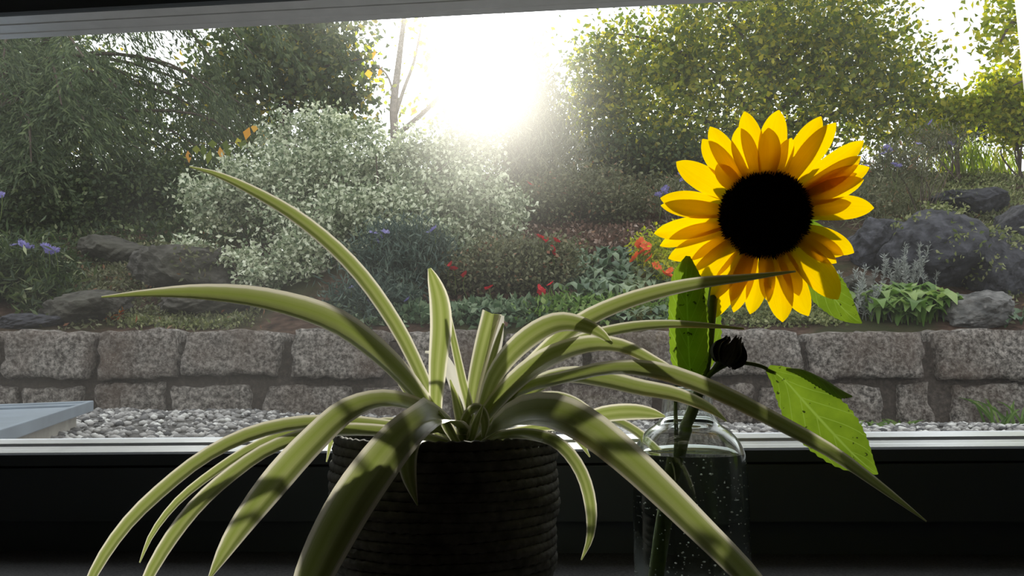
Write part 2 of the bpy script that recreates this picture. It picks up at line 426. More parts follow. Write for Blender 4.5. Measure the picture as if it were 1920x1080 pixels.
M['fl_purple'] = mat_leaf('purple_petals', [(0, (.22, .20, .46)), (1, (.40, .36, .68))], .3, .6)
M['fl_red'] = mat_leaf('red_petals', [(0, (.50, .015, .03)), (1, (.72, .04, .06))], .3, .5)
M['fl_orange'] = mat_leaf('orange_petals', [(0, (.72, .09, .03)), (1, (.80, .20, .05))], .3, .5)

# ------------------------------------------------------------------ room, window, sill (axes of the window wall)
wx = Vector((12.2, -1, .164)).normalized()
wy = Vector((0, 0, 1)).cross(wx).normalized()
wz = wx.cross(wy).normalized()
WO = P(960, 1041, .91)
W = Matrix.Translation(WO) @ Matrix((wx, wy, wz)).transposed().to_4x4()
Wi = W.inverted()
def WL(px, py, yl):             # local (x, z) where the sight line meets the window plane y = yl
    o = Wi @ EYE; d = Wi.to_3x3() @ ray(px, py)
    t = (yl - o.y) / d.y; q = o + d * t
    return q.x, q.z
def wzl(py, yl): return WL(960, py, yl)[1]
XL, XR = -1.55, WL(1920, 60, .05)[0] + .004
ZB = wzl(844, 0)                 # upper edge of the lower frame, room side
ZTO = WL(0, 74, .0655)[1]        # lower edge of the upper bead, at the pane
ZT = ZTO + .0035                 # lower edge of the upper frame, room side

def sill_z(x, y):
    """height of the sloping sill top above world (x, y)"""
    n = wz; return WO.z - (n.x * (x - WO.x) + n.y * (y - WO.y)) / n.z

win = empty('window_1', W @ Vector((0, 0, 0)), 'wide dark grey window with pale beading behind the potted plant', 'window', kind='structure')
z979, z872, z868 = wzl(979, 0), wzl(873.5, 0), wzl(869, 0)
MB().prism([(.012, -.03), (.012, z979), (.07, z979), (.07, -.03)], XL-.06, XR+.06, W).build('lower_frame', M['frame'], win, .0015)
MB().prism([(0, z979), (0, z872), (.07, z872), (.07, z979)], XL-.06, XR+.06, W).build('sash_rail', M['frame'], win, .0015)
MB().prism([(.004, z872), (.004, z868), (.06, z868), (.06, z872)], XL-.05, XR+.05, W).build('gasket', M['gasket'], win)
MB().prism([(.001, z868), (.0, ZB-.002), (.003, ZB), (.02, ZB), (.02, z868)], XL-.05, XR+.05, W).build('sash_lip', M['frame'], win)
zb1, zb2, zb3, zb4 = wzl(836, .02), wzl(829, .036), wzl(827.5, .038), wzl(815, .062)
MB().prism([(.004, ZB+.0004), (.018, zb1-.0005), (.020, zb1), (.034, zb2-.001), (.034, zb2-.0025), (.040, zb2-.0025), (.041, zb3+.0015), (.060, zb4-.001), (.062, zb4),
            (.064, zb4-.002), (.064, ZB-.01), (.004, ZB-.01)], XL, XR, W).build('glazing_bead', M['bead'], win)
# upper frame: dark upper band, lighter lower band, bright bead
ztm = ZT + .010
MB().prism([(0, ZT+.30), (0, ztm+.012), (.07, ztm+.012), (.07, ZT+.30)], XL-.06, XR+.06, W).build('upper_frame', M['frame'], win, .0015)
MB().prism([(-.001, ztm+.012), (-.001, ZT), (.004, ZT-.001), (.07, ZT-.001), (.07, ztm+.012)], XL-.06, XR+.06, W).build('sash_rail', M['frame'], win)
MB().prism([(.008, ZT), (.008, ZT-.0012), (.028, ZT-.0014), (.029, ZT-.0024), (.050, ZT-.0026), (.051, ZTO+.0002), (.052, ZTO), (.0655, ZTO), (.0655, ZT)], XL, XR, W).build('glazing_bead', M['bead'], win)
for x0, x1 in ((XL-.07, XL), (XR, XR+.07)):
    MB().box((x0, 0, z979), (x1, .07, ZT+.1), W).build('jamb', M['frame'], win, .0015)
for x0, x1 in ((XL-.0, XL+.012), (XR-.002, XR+.004)):
    MB().box((x0, .01, ZB+.002), (x1, .064, ZT-.008), W).build('side_bead', M['bead'], win)
MB().box((XL+.002, .0655, ZB-.008), (XR-.002, .0695, ZT-.001), W).build('glass_pane', M['pane'], win)

sill = MB().box((XL-.25, -.42, -.035), (XR+.25, .03, 0), W).build('window_sill', M['sill'], None, .003)
tag(sill, 'dark speckled stone window sill below the window', 'sill', kind='structure')
def struct(o, label, cat): return tag(o, label, cat, kind='structure')
FZ, CZ = -.86, 1.55
wb = MB()
wb.box((XL-1.6, -.40, FZ-.05), (XR+1.6, .30, -.037), W)
wb.box((XL-1.6, -.40, -.037), (XL-.25, .30, CZ), W); wb.box((XR+.25, -.40, -.037), (XR+1.6, .30, CZ), W)
wb.box((XL-.25, -.40, ZT+.22), (XR+.25, .30, CZ), W)
wb.box((XL-.25, .03, -.037), (XR+.25, .071, -.004), W)
wb.box((XL-.25, .0, -.004), (XL-.07, .071, ZT+.22), W); wb.box((XR+.07, .0, -.004), (XR+.25, .071, ZT+.22), W)
struct(wb.build('wall_front', M['plaster'], None), 'plain plaster wall around the window', 'wall')
struct(MB().box((XL-1.6, -4.2, FZ-.05), (XR+1.6, -.40, FZ), W).build('floor', M['floorwood']), 'brown floor of the room', 'floor')
struct(MB().box((XL-1.6, -4.2, CZ), (XR+1.6, -.40, CZ+.1), W).build('ceiling', M['plaster']), 'plain ceiling of the room', 'ceiling')
struct(MB().box((XL-1.7, -4.2, FZ), (XL-1.6, -.40, CZ), W).build('wall_left', M['plaster']), 'plain side wall of the room', 'wall')
struct(MB().box((XR+1.6, -4.2, FZ), (XR+1.7, -.40, CZ), W).build('wall_right', M['plaster']), 'plain side wall of the room opposite', 'wall')
struct(MB().box((XL-1.7, -4.3, FZ), (XR+1.7, -4.2, CZ), W).build('wall_back', M['plaster']), 'plain wall opposite the window', 'wall')

# ------------------------------------------------------------------ garden ground
WALLY = 4.0
def vnoise(x, y, s, seed=0):
    x = np.asarray(x, float) * s; y = np.asarray(y, float) * s
    return (np.sin(1.7*x + 2.3*y + seed) + np.sin(2.9*x - 1.3*y + 1.3*seed) + np.sin(-1.1*x + 3.1*y + 2.1*seed)) / 3
def T(x, y):
    x = np.asarray(x, float); y = np.asarray(y, float)
    d = np.maximum(0, y - 4.3)
    z = .43 + .47 * np.minimum(d, 5.0) + .12 * np.maximum(d - 5.0, 0)
    ed = np.clip(d / .5, 0, 1)
    return z + ed * (.07 * vnoise(x, y, 1.3, 1) + .03 * vnoise(x, y, 3.7, 2))
def G(px, py):
    """where a sight line meets the slope"""
    d = ray(px, py); y = 4.15
    while y < 9.25:
        q = EYE + d * (y / d.y)
        if q.z <= T(q.x, y): break
        y += .03
    q = EYE + d * (y / d.y); q.z = float(T(q.x, y)); return q

gx, gy = np.meshgrid(np.linspace(-16, 16, 150), np.concatenate([np.linspace(4.15, 10, 90), np.linspace(10.3, 40, 40)]))
gz = T(gx, gy)
V = np.stack([gx, gy, gz], -1).reshape(-1, 3); nx = 150; ny = gx.shape[0]
ii = np.arange(ny-1)[:, None]*nx; jj = np.arange(nx-1)[None]
Fq = np.stack([ii+jj, ii+jj+1, ii+nx+jj+1, ii+nx+jj], -1).reshape(-1, 4)
struct(link('ground', mesh_np('ground', V, Fq), M['soil']), 'brown planted garden slope rising behind the stone wall', 'ground')

GZ = P(960, 797, WALLY).z
def gravel_z(x, y): 
    return GZ + .07 * np.clip((np.asarray(y) - 2.9) / 1.1, 0, 1) * np.clip((-.35 - np.asarray(x)) / .9, 0, 1) + .012 * vnoise(x, y, 3, 3)
gx, gy = np.meshgrid(np.linspace(-9, 9, 120), np.linspace(1.15, 4.12, 40))
V = np.stack([gx, gy, gravel_z(gx, gy)], -1).reshape(-1, 3); nx = 120; ny = 40
ii = np.arange(ny-1)[:, None]*nx; jj = np.arange(nx-1)[None]
Fq = np.stack([ii+jj, ii+jj+1, ii+nx+jj+1, ii+nx+jj], -1).reshape(-1, 4)
gb = struct(link('ground', mesh_np('gravel_bed', V, Fq), M['gravelbase']), 'grey gravel strip between window and stone wall', 'ground')
# loose pebbles
ico = np.array([(0,0,1),(.89,0,.45),(.28,.85,.45),(-.72,.53,.45),(-.72,-.53,.45),(.28,-.85,.45),(.72,.53,-.45),(-.28,.85,-.45),(-.89,0,-.45),(-.28,-.85,-.45),(.72,-.53,-.45),(0,0,-1)])
icof = np.array([(0,1,2),(0,2,3),(0,3,4),(0,4,5),(0,5,1),(1,6,2),(2,7,3),(3,8,4),(4,9,5),(5,10,1),(6,7,2),(7,8,3),(8,9,4),(9,10,5),(10,6,1),(11,7,6),(11,8,7),(11,9,8),(11,10,9),(11,6,10)])
def scatter_ico(cent, rad, jit=.25, flat=.65):
    n = len(cent)
    v = ico[None] * (1 + jit * (rng.random((n, 12, 1)) - .5)) * np.array([1, 1, flat])
    a = rng.random(n) * 6.28; ca, sa = np.cos(a)[:, None], np.sin(a)[:, None]
    e = .7 + .6 * rng.random((n, 1))
    x, y = v[..., 0] * e, v[..., 1]
    v = np.stack([x*ca - y*sa, x*sa + y*ca, v[..., 2]], -1) * rad[:, None, None] + cent[:, None]
    f = icof[None] + (np.arange(n) * 12)[:, None, None]
    return v.reshape(-1, 3), f.reshape(-1, 3)
n = 9000
cx = rng.uniform(-3.4, 3.6, n); cy = 3.955 - rng.random(n) ** 1.4 * 1.5
c = np.stack([cx, cy, gravel_z(cx, cy) + rng.uniform(0, .012, n)], -1)
v, f = scatter_ico(c, rng.uniform(.008, .022, n))
g = link('gravel', mesh_np('gravel', v, f, {'rnd': np.repeat(rng.random(n), 12)}, smooth=False), M['pebble'])
tag(g, 'loose grey and white pebbles lying at the foot of the stone wall', 'gravel', kind='stuff')

# ------------------------------------------------------------------ stone wall, every block a piece of its own
wallo = MB().box((-6, WALLY+.05, GZ-.25), (6, WALLY+.30, P(960, 640, WALLY).z)).build('wall_garden', M['mortar'])
struct(wallo, 'low garden retaining wall of rough granite blocks', 'wall')
def stone(px0, px1, py0, py1, seed, proud=0.0):
    a = P((px0+px1)/2, py0, WALLY); b = P((px0+px1)/2, py1, WALLY)
    x0 = P(px0, (py0+py1)/2, WALLY).x; x1 = P(px1, (py0+py1)/2, WALLY).x
    z0, z1 = b.z, a.z; y0, y1 = WALLY - proud, WALLY + .27
    nx_, nz_, ny_ = 14, 8, 4
    r = np.random.default_rng(seed); ph = r.random(6) * 6.28
    import bmesh
    bm = bmesh.new(); bmesh.ops.create_cube(bm, size=2)
    bmesh.ops.subdivide_edges(bm, edges=[e for e in bm.edges if abs((e.verts[0].co - e.verts[1].co).x) > .1], cuts=nx_-1, use_grid_fill=True)
    bmesh.ops.subdivide_edges(bm, edges=[e for e in bm.edges if abs((e.verts[0].co - e.verts[1].co).z) > .1], cuts=nz_-1, use_grid_fill=True)
    bmesh.ops.subdivide_edges(bm, edges=[e for e in bm.edges if abs((e.verts[0].co - e.verts[1].co).y) > .1], cuts=ny_-1, use_grid_fill=True)
    hx, hz, hy = (x1-x0)/2, (z1-z0)/2, (y1-y0)/2; rd = .022
    for v in bm.verts:
        q = Vector((v.co.x*hx, v.co.y*hy, v.co.z*hz))
        c = Vector((max(-hx+rd, min(hx-rd, q.x)), max(-hy+rd, min(hy-rd, q.y)), max(-hz+rd, min(hz-rd, q.z))))
        dlt = q - c
        if dlt.length > 1e-6: q = c + dlt.normalized() * min(dlt.length, rd)
        k = .005*math.sin(9*q.x + 14*q.z + ph[0]) + .004*math.sin(23*q.x - 31*q.z + ph[1]) + .004*math.sin(47*q.x + 41*q.z + ph[2] + 20*q.y)
        nrm = dlt.normalized() if dlt.length > 1e-6 else Vector((0, 0, 0))
        q += nrm * (k + r.normal(0, .004))
        q.z += .008*math.sin(5*q.x + ph[3]); q.x += .010*math.sin(9*q.z + ph[4])
        v.co = q + Vector(((x0+x1)/2, (y0+y1)/2, (z0+z1)/2))
    me = bpy.data.meshes.new('stone'); bm.to_mesh(me); bm.free()
    me.polygons.foreach_set('use_smooth', np.ones(len(me.polygons), dtype=bool))
    return link('stone', me, M['granite'], wallo)
top = [(-560,-380),(-365,-190),(-175,-10),(4,170),(186,334),(342,523),(548,724),(752,935),(948,1098),(1110,1262),(1275,1502),(1514,1728),(1755,1945),(1960,2140),(2155,2330),(2345,2500)]
for i, (a, b) in enumerate(top): stone(a, b, 619 + (i % 3) * 1.5, 707 + (i * 7 % 5) * 2, i, .02)
low = [(-480,-330),(-310,-170),(-150,20),(36,152),(168,300),(318,468),(492,655),(672,850),(868,1040),(1056,1230),(1246,1412),(1430,1662),(1690,1752),(1788,1955),(1975,2160),(2180,2380)]
for i, (a, b) in enumerate(low): stone(a, b, 717 + (i * 5 % 4) * 2, 800 + (i % 2) * 3, 40 + i, -.012)

# ------------------------------------------------------------------ light well cover outside the window
lw_c, lw_e, lw_f = P(176, 751, 3.2), P(0, 760, 3.05), P(0, 806, 2.2)
e1 = (lw_e - lw_c).normalized(); e2 = (lw_f - lw_c).normalized(); en = e2.cross(e1).normalized()
if en.z < 0: en = -en
e1 = e2.cross(en).normalized()
if e1.x > 0: e1 = -e1
LM = Matrix.Translation(lw_c) @ Matrix((e1, -e2, en)).transposed().to_4x4()     # x away to the side, y away from the house
lwr = empty('light_well', (lw_c.x, lw_c.y, GZ), 'grey metal lid on a concrete light well beside the gravel', 'light well')
Lx, Ly, hgt = 1.0, 1.2, .042
MB().box((.02, -Ly+.02, -.025), (Lx-.02, -.02, -.018), LM).build('lid_plate', M['zinc'], lwr)
for a, b in (((0, -.018, -hgt), (Lx, 0, 0)), ((0, -Ly, -hgt), (Lx, -Ly+.018, 0)), ((0, -Ly+.018, -hgt), (.018, -.018, 0)), ((Lx-.018, -Ly+.018, -hgt), (Lx, -.018, 0))):
    MB().box(a, b, LM).build('rim', M['zinc'], lwr, .004)
for a, b in (((.018, -.05, -.018), (Lx-.02, -.018, -.008)), ((.018, -Ly+.02, -.018), (.045, -.05, -.008))):
    MB().box(a, b, LM).build('inner_ledge', M['zinc'], lwr, .003)
q0 = LM @ Vector((.06, -.06, 0)); 
MB().box((.05, -Ly+.06, -.42), (Lx-.05, -.05, -.03), LM).build('concrete_wall', M['concrete'], lwr, .004)

# ------------------------------------------------------------------ woven plant pot
PC = P(835, 900, .64); PX, PY = PC.x, PC.y
pz0 = sill_z(PX, PY) - .0008
rimz = P(835, 828, .64 - .089).z
PH = rimz - pz0
pot = empty('plant_pot', (PX, PY, pz0), 'dark grey woven paper-rope pot holding the striped spider plant', 'pot')
NCO = 22; ch = PH / NCO
def pot_r(t):            # t 0 bottom .. 1 rim
    return float(np.interp(t, [0, .1, .35, .7, .92, 1], [.076, .0815, .0865, .0895, .0885, .0865]))
for i in range(NCO):
    t = (i + .5) / NCO; r0 = pot_r(t); seg, rs = 216, 8
    a = np.linspace(0, 2*np.pi, seg, endpoint=False)[:, None]; b = np.linspace(0, 2*np.pi, rs, endpoint=False)[None]
    nb = 64; sh = i * 1.9
    tw = .5 + .5 * np.cos(nb * a + sh + 1.6*np.sin(b))             # plaited bulges
    rr = ch * .60 * (.78 + .30 * tw)
    rad = r0 + rr * .62 * np.cos(b) + .0010*np.sin(3*a + i) + .0006*np.sin(7*a + 2*i)
    z = pz0 + (i + .5) * ch + rr * np.sin(b) + .0006*np.sin(2*a + .4*i)
    V = np.stack([PX + rad*np.cos(a), PY + rad*np.sin(a), z], -1).reshape(-1, 3)
    I = np.arange(seg)[:, None]*rs; I2 = ((np.arange(seg)+1) % seg)[:, None]*rs; J = np.arange(rs)[None]; J2 = (J+1) % rs
    link('coil', mesh_np('coil', V, np.stack([I+J, I2+J, I2+J2, I+J2], -1).reshape(-1, 4)), M['rope'], pot)
link('liner', lathe_mesh('liner', [(.070, pz0+.003), (.0745, pz0+.006), (.084, pz0+PH*.55), (.0835, rimz-.006), (.0815, rimz-.006), (.082, pz0+PH*.5), (.068, pz0+.009)], 48, (PX, PY)), M['gasket'], pot)

# ------------------------------------------------------------------ spider plant, each leaf a piece of its own
sp = empty('spider_plant', (PX, PY, rimz - .02), 'spider plant with long arching green and cream striped leaves in the woven pot', 'plant')
link('soil', lathe_mesh('soil', [(.080, rimz-.05), (.0818, rimz-.020), (.06, rimz-.016), (.02, rimz-.014)], 40, (PX, PY)), M['potsoil'], sp)
BASE = (868, 846, .64, 16)
def lf(ctrl, mat='spider', base=True, **k):
    rows = []
    c = ([BASE] if base else []) + list(ctrl)
    for (px, py, Y, wp) in c:
        q = P(px, py, Y); rows.append((q.x, q.y, q.z, wp * 1.08 * px_m(Y)))
    lf.i += 1
    if k.get('k', .75) < .85: k['k'] = k.get('k', .75) * .72      # arching blades turn their upper side to the sky
    return ribbon('leaf', rows, M[mat], sp, seed=lf.i * 3, **k)
lf.i = 0
lf([(828,800,.65,18),(797,722,.66,22),(742,612,.67,26),(662,502,.68,27),(560,412,.69,24),(458,352,.70,17),(400,326,.70,10),(355,313,.70,3)], fold=.3)
lf([(835,812,.63,18),(775,738,.62,30),(702,668,.605,40),(622,614,.59,44),(500,574,.57,38),(380,557,.55,28),(280,554,.54,14),(190,558,.53,3)], fold=.45, k=.6)
lf([(800,790,.66,12),(760,730,.67,13),(715,665,.68,14),(670,625,.68,12),(625,602,.68,4)], fold=.3)
lf([(822,790,.63,18),(820,700,.625,30),(827,610,.62,38),(823,560,.615,34),(812,522,.61,20),(805,503,.605,6)], fold=.15, k=1)
lf([(882,785,.645,16),(866,710,.65,15),(853,650,.655,13),(843,600,.66,10),(838,560,.66,4)], fold=.3, k=1)
lf([(880,790,.66,20),(890,720,.67,26),(905,650,.68,30),(922,588,.685,34)], fold=.75, k=1)
lf([(884,800,.655,10),(905,720,.665,14),(928,650,.675,24),(936,590,.68,18)], mat='spider_dry', fold=-.5, k=1)
lf([(890,800,.64,10),(910,720,.65,12),(930,650,.66,11),(944,606,.665,4)], fold=.3, k=1)
lf([(872,800,.665,14),(860,740,.67,22),(842,690,.672,20),(828,665,.675,10),(797,660,.68,4)], mat='spider_dry', fold=.3, k=.9)
lf([(866,800,.63,20),(858,760,.63,17),(844,712,.63,3)], fold=.35, k=1)
lf([(895,795,.635,18),(930,702,.63,30),(985,640,.62,38),(1045,608,.61,36),(1095,612,.60,26),(1125,626,.595,18),(1148,645,.59,4)], fold=.2, k=.8)
lf([(905,780,.64,18),(1000,682,.63,26),(1085,610,.615,30),(1180,566,.60,28),(1300,535,.585,22),(1400,522,.575,13),(1492,509,.57,3)], fold=.3, k=.8)
lf([(905,790,.645,14),(990,693,.645,18),(1080,643,.64,20),(1170,618,.63,19),(1250,610,.62,15),(1330,612,.61,9),(1395,617,.605,3)], fold=.3, k=.7)
lf([(890,810,.63,20),(950,735,.62,32),(1020,680,.61,36),(1100,650,.60,30),(1165,652,.595,24),(1230,682,.59,18),(1300,716,.585,5)], fold=.35, k=.75)
lf([(920,795,.63,16),(965,740,.62,22),(1060,712,.60,22),(1150,694,.585,24),(1230,700,.57,30),(1330,733,.555,30),(1450,792,.54,27),(1560,852,.53,23),(1660,922,.52,14),(1737,978,.515,2)], fold=.4, k=.7)
lf([(930,795,.64,16),(990,733,.64,24),(1060,708,.63,28),(1130,715,.62,30),(1200,731,.61,28),(1270,744,.605,24),(1330,768,.60,16),(1362,790,.60,3)], fold=.35, k=.7)
lf([(925,805,.625,14),(980,755,.62,20),(1010,730,.615,17),(1044,716,.61,3)], fold=.3)
lf([(925,800,.66,12),(975,758,.67,14),(1030,744,.68,16),(1070,752,.69,16),(1110,775,.70,12),(1150,800,.70,4)], fold=.3, k=.8)
lf([(930,800,.65,10),(980,768,.66,12),(1020,763,.67,12),(1050,772,.67,4)], fold=.3, k=.8)
lf([(900,832,.60,24),(955,797,.575,44),(1030,784,.55,58),(1090,806,.535,62),(1160,858,.525,58),(1240,930,.515,52),(1320,1008,.505,46),(1400,1088,.50,40),(1470,1165,.495,24),(1520,1230,.495,3)], fold=.42, k=.65)
lf([(940,815,.65,12),(1020,800,.66,16),(1080,792,.66,22),(1135,776,.66,28),(1190,772,.655,27),(1225,776,.65,18),(1247,781,.65,3)], fold=.12, k=1)
lf([(940,815,.66,8),(1060,785,.69,12),(1140,786,.71,14),(1195,812,.72,15),(1235,850,.72,15),(1258,892,.72,3)], fold=.3, k=.8)
lf([(925,822,.60,14),(1000,818,.565,20),(1050,836,.55,22),(1090,888,.54,22),(1108,955,.535,20),(1106,1010,.535,12),(1090,1050,.535,2)], fold=.35, k=.8)
lf([(960,822,.67,8),(1060,808,.72,10),(1085,826,.725,12),(1106,857,.725,2)], fold=.3, k=.8)
lf([(864,815,.625,18),(848,795,.605,26),(808,786,.572,46),(758,822,.545,64),(705,888,.53,74),(655,962,.52,76),(612,1040,.51,70),(575,1120,.505,52),(540,1210,.50,4)], fold=.42, k=.7, m=8)
lf([(820,790,.62,20),(765,762,.60,26),(705,756,.58,32),(648,778,.565,42),(585,836,.55,48),(520,908,.54,50),(462,980,.53,40),(420,1040,.525,24),(394,1082,.52,6)], fold=.4, k=.65)
lf([(800,812,.64,14),(720,800,.635,18),(640,795,.625,22),(545,800,.61,24),(460,822,.60,25),(380,863,.59,24),(305,922,.58,24),(240,985,.575,22),(192,1050,.57,19),(160,1110,.565,12),(140,1160,.565,2)], fold=.4, k=.65)
lf([(800,815,.65,10),(700,806,.65,12),(620,806,.64,14),(560,810,.63,16),(480,838,.62,16),(400,888,.61,15),(330,945,.605,13),(285,1003,.60,9),(262,1055,.60,2)], fold=.35, k=.7)
lf([(800,820,.63,14),(720,812,.62,20),(640,810,.61,22),(580,818,.60,22),(500,848,.59,23),(430,897,.58,25),(370,952,.575,26),(320,1015,.57,24),(278,1085,.565,18),(250,1150,.565,3)], fold=.4, k=.65)
lf([(800,826,.58,16),(775,832,.552,24),(764,862,.543,32),(766,892,.541,26),(774,922,.541,14),(783,948,.541,2)], fold=.35, k=.8)
lf([(760,826,.67,8),(660,808,.70,10),(625,822,.71,9),(612,866,.71,2)], fold=.3, k=.9)
lf([(868,815,.615,18),(877,784,.61,20),(892,770,.605,20),(903,776,.60,20),(909,796,.598,16),(906,820,.598,6)], fold=.25, k=.8)
lf([(845,818,.62,14),(815,806,.61,16),(790,818,.60,16),(776,838,.595,4)], fold=.3, k=.7)
lf([(885,820,.60,12),(892,795,.595,14),(905,760,.59,3)], fold=.3, k=1)
lf([(912,820,.62,16),(935,790,.62,18),(958,752,.62,14),(985,715,.62,3)], fold=.3, k=1)
lf([(850,820,.60,14),(836,796,.595,16),(822,770,.59,3)], fold=.3, k=1)
lf([(900,825,.61,16),(925,805,.60,20),(960,790,.59,18),(1005,786,.585,4)], fold=.3, k=.9)
lf([(800,818,.66,12),(745,796,.67,18),(700,800,.68,18),(650,820,.685,5)], fold=.3, k=.8)

# ------------------------------------------------------------------ glass bottle vase with water
VD = .66
VC = P(1293, 900, VD); VX, VY = VC.x, VC.y
vz0 = sill_z(VX, VY) - .0005
def vz(py): return P(1293, py, VD).z
vs = px_m(VD)
OUT = [(.030, vz0), (.042, vz0+.001), (.0455, vz0+.006), (.0470, vz0+.03), (103.5*vs, vz(960)), (102*vs, vz(868)), (99*vs, vz(846)), (90*vs, vz(825)), (74*vs, vz(806)), (58*vs, vz(794)), (50*vs, vz(780)), (47*vs, vz(765)), (46*vs, vz(745)), (48*vs, vz(732)), (50*vs, vz(727)), (49*vs, vz(723))]
th = .0022
INN = [(46.5*vs, vz(722.5)), (44.5*vs, vz(727)), (42*vs, vz(745)), (43*vs, vz(766)), (46*vs, vz(782)), (54*vs, vz(798)), (70*vs, vz(810)), (86*vs, vz(829)), (94.5*vs, vz(849)), (97.5*vs, vz(870)), (98.5*vs, vz(960)), (.0445, vz0+.03), (.043, vz0+.012), (.036, vz0+.008)]
def smooth_prof(p, n): 
    return catmull(np.c_[np.array(p), np.zeros(len(p))], n)[:, :2]
vase = link('glass_vase', lathe_mesh('glass_vase', np.vstack([smooth_prof(OUT, 60), smooth_prof(INN, 54)]), 80, (VX, VY)), M['glass'])
tag(vase, 'clear glass bottle vase with water holding the sunflower', 'vase')
WP = [(.036, vz0+.0078), (.0432, vz0+.0118), (.0448, vz0+.03), (98.8*vs, vz(960)), (97.8*vs, vz(870)), (95.6*vs, vz(853)), (94.6*vs, vz(848.6)), (92*vs, vz(849.6))]
water = link('water', lathe_mesh('water', smooth_prof(WP, 40), 80, (VX, VY)), M['water'])
tag(water, 'clear water full of tiny bubbles inside the glass vase', 'water')
nb = 420
az = rng.uniform(0, 2*np.pi, nb); zz = rng.uniform(vz0+.02, vz(856), nb)
rr = np.where(rng.random(nb) < .75, 96.5*vs*.985, rng.uniform(.01, .04, nb))
cc = np.stack([VX + rr*np.cos(az), VY + rr*np.sin(az), zz], -1)
v, f = scatter_ico(cc, rng.uniform(.0003, .0008, nb), 0, 1)
bb = link('bubbles', mesh_np('bubbles', v, f), M['bubble'], water); bb['kind'] = 'stuff'

# ------------------------------------------------------------------ sunflower
def PP(rows): return [P(a, b, c) for a, b, c in rows]
HD = .655
HC = P(1434, 403, HD)
sf = empty('sunflower', P(1240, 1120, VD), 'yellow sunflower with black centre standing in the glass vase', 'flower')
sr = np.array([11, 11.5, 11.5, 11.5, 11, 11, 10.5, 10, 9.5, 9, 10]) * vs
tube('stem', PP([(1240,1120,.66),(1252,1010,.66),(1266,900,.66),(1280,825,.662),(1300,765,.665),(1318,705,.668),(1328,640,.67),(1334,580,.675),(1345,520,.69),(1380,450,.70),(1428,405,.685)]), sr, M['stem'], sf, 48, 12)
fn = (EYE - HC).normalized(); fn = (fn + Vector((.03, 0, .03))).normalized()
fr_ = Vector((0, 0, 1)).cross(fn).normalized(); fu = fn.cross(fr_).normalized()
hs = px_m(HD)
def HP(px, py, off=0):   # a point in the plane of the flower head
    d = ray(px, py); t = (HC + fn * off - EYE).dot(fn) / d.dot(fn); return EYE + d * t
tips = [(460,68,86,0),(612,62,100,0),(797,90,88,0),(862,118,86,1),(985,197,80,0),(972,265,74,1),(1010,315,84,0),(985,368,80,2),(1030,493,92,0),(942,690,84,0),(895,700,66,1),
        (872,895,110,2),(742,968,98,0),(628,995,100,1),(485,960,80,0),(412,952,74,1),(335,975,74,0),(312,900,70,1),(225,815,92,2),(200,762,70,0),(125,715,86,1),(88,660,72,0),(62,605,84,1),
        (90,450,92,0),(92,482,70,1),(160,290,96,0),(275,190,88,0),(308,135,84,1),(432,138,90,2),(565,140,80,2),(668,185,64,1),(930,470,60,1),(865,735,60,2),(560,900,60,2),(400,905,60,2),(340,300,70,2),(950,340,60,1),(700,880,64,2)]
for i, (zx, zy, wz_, ly) in enumerate(tips):
    tx, ty = 1200 + zx / 2.348, 180 + zy / 2.348
    dx, dy = tx - 1434, ty - 403; L = math.hypot(dx, dy); ux, uy = dx / L, dy / L
    rows = []
    bend = R.uniform(-5, 5); lay = {0: -.004, 1: .0, 2: .004}[ly] + R.uniform(-.001, .001)
    tipz = {0: -.004, 1: .002, 2: .006}[ly] + R.uniform(-.004, .004)
    for s, wf in ((0, .46), (.2, .78), (.5, 1.0), (.76, .84), (.92, .44), (1, .04)):
        rr_ = 66 + (L - 66) * s; bb_ = bend * math.sin(math.pi * s)
        q = HP(1434 + ux*rr_ - uy*bb_, 403 + uy*rr_ + ux*bb_, lay * (1 - s) + tipz * s + .004 * math.sin(math.pi * s))
        rows.append((q.x, q.y, q.z, wf * wz_ / 2.348 * hs * 1.2))
    ribbon('petal', rows, M['petal'], sf, n=18, m=8, fold=.10, cup=R.uniform(-.15, .2), Nvec=tuple(fn + Vector((R.uniform(-.15, .15), 0, R.uniform(-.15, .15)))), seed=i, wave=.04)
# dark disc and its florets
def head_mesh(name, prof, seg):
    me = lathe_mesh(name, prof, seg)
    Mh = Matrix.Translation(HC) @ Matrix((fr_, fu, fn)).transposed().to_4x4(); me.transform(Mh); return me
rd = 82 * hs
link('disc', head_mesh('disc', [(rd*.5, -.012), (rd*.97, -.006), (rd, .001), (rd*.93, .007), (rd*.7, .0115), (rd*.35, .013), (.001, .0125)], 64), M['disc'], sf)
nf = 1500; kk = np.arange(nf); rf = rd * 1.02 * np.sqrt((kk + .5) / nf); af = kk * 2.399963
zf = np.interp(rf / rd, [0, .35, .7, .93, 1.03], [.0125, .013, .0115, .007, .002])
Vl, Fl, Al = [], [], []
for r_, a_, z_, k_ in zip(rf, af, zf, kk):
    o = len(Vl); w_ = .0010; hh = .0035 if r_ < rd*.9 else .0040
    ca, sa = math.cos(a_), math.sin(a_); tilt = .15 if r_ < rd*.9 else .7
    b0 = np.array([r_*ca, r_*sa, z_ - .001]); tp = b0 + np.array([ca*tilt*hh, sa*tilt*hh, hh])
    for j in range(4):
        g_ = a_ + j*math.pi/2; Vl.append(b0 + np.array([w_*math.cos(g_), w_*math.sin(g_), 0]))
    Vl.append(tp); Fl += [[o, o+1, o+4], [o+1, o+2, o+4], [o+2, o+3, o+4], [o+3, o, o+4]]
    rv = R.random() * .75 if r_ < rd*.93 else R.uniform(.8, 1); Al += [rv]*5
mf = mesh_np('florets', np.array(Vl), Fl, {'rnd': np.array(Al)}, smooth=False)
mf.transform(Matrix.Translation(HC) @ Matrix((fr_, fu, fn)).transposed().to_4x4())
fo = link('florets', mf, M['floret'], sf); fo['kind'] = 'stuff'
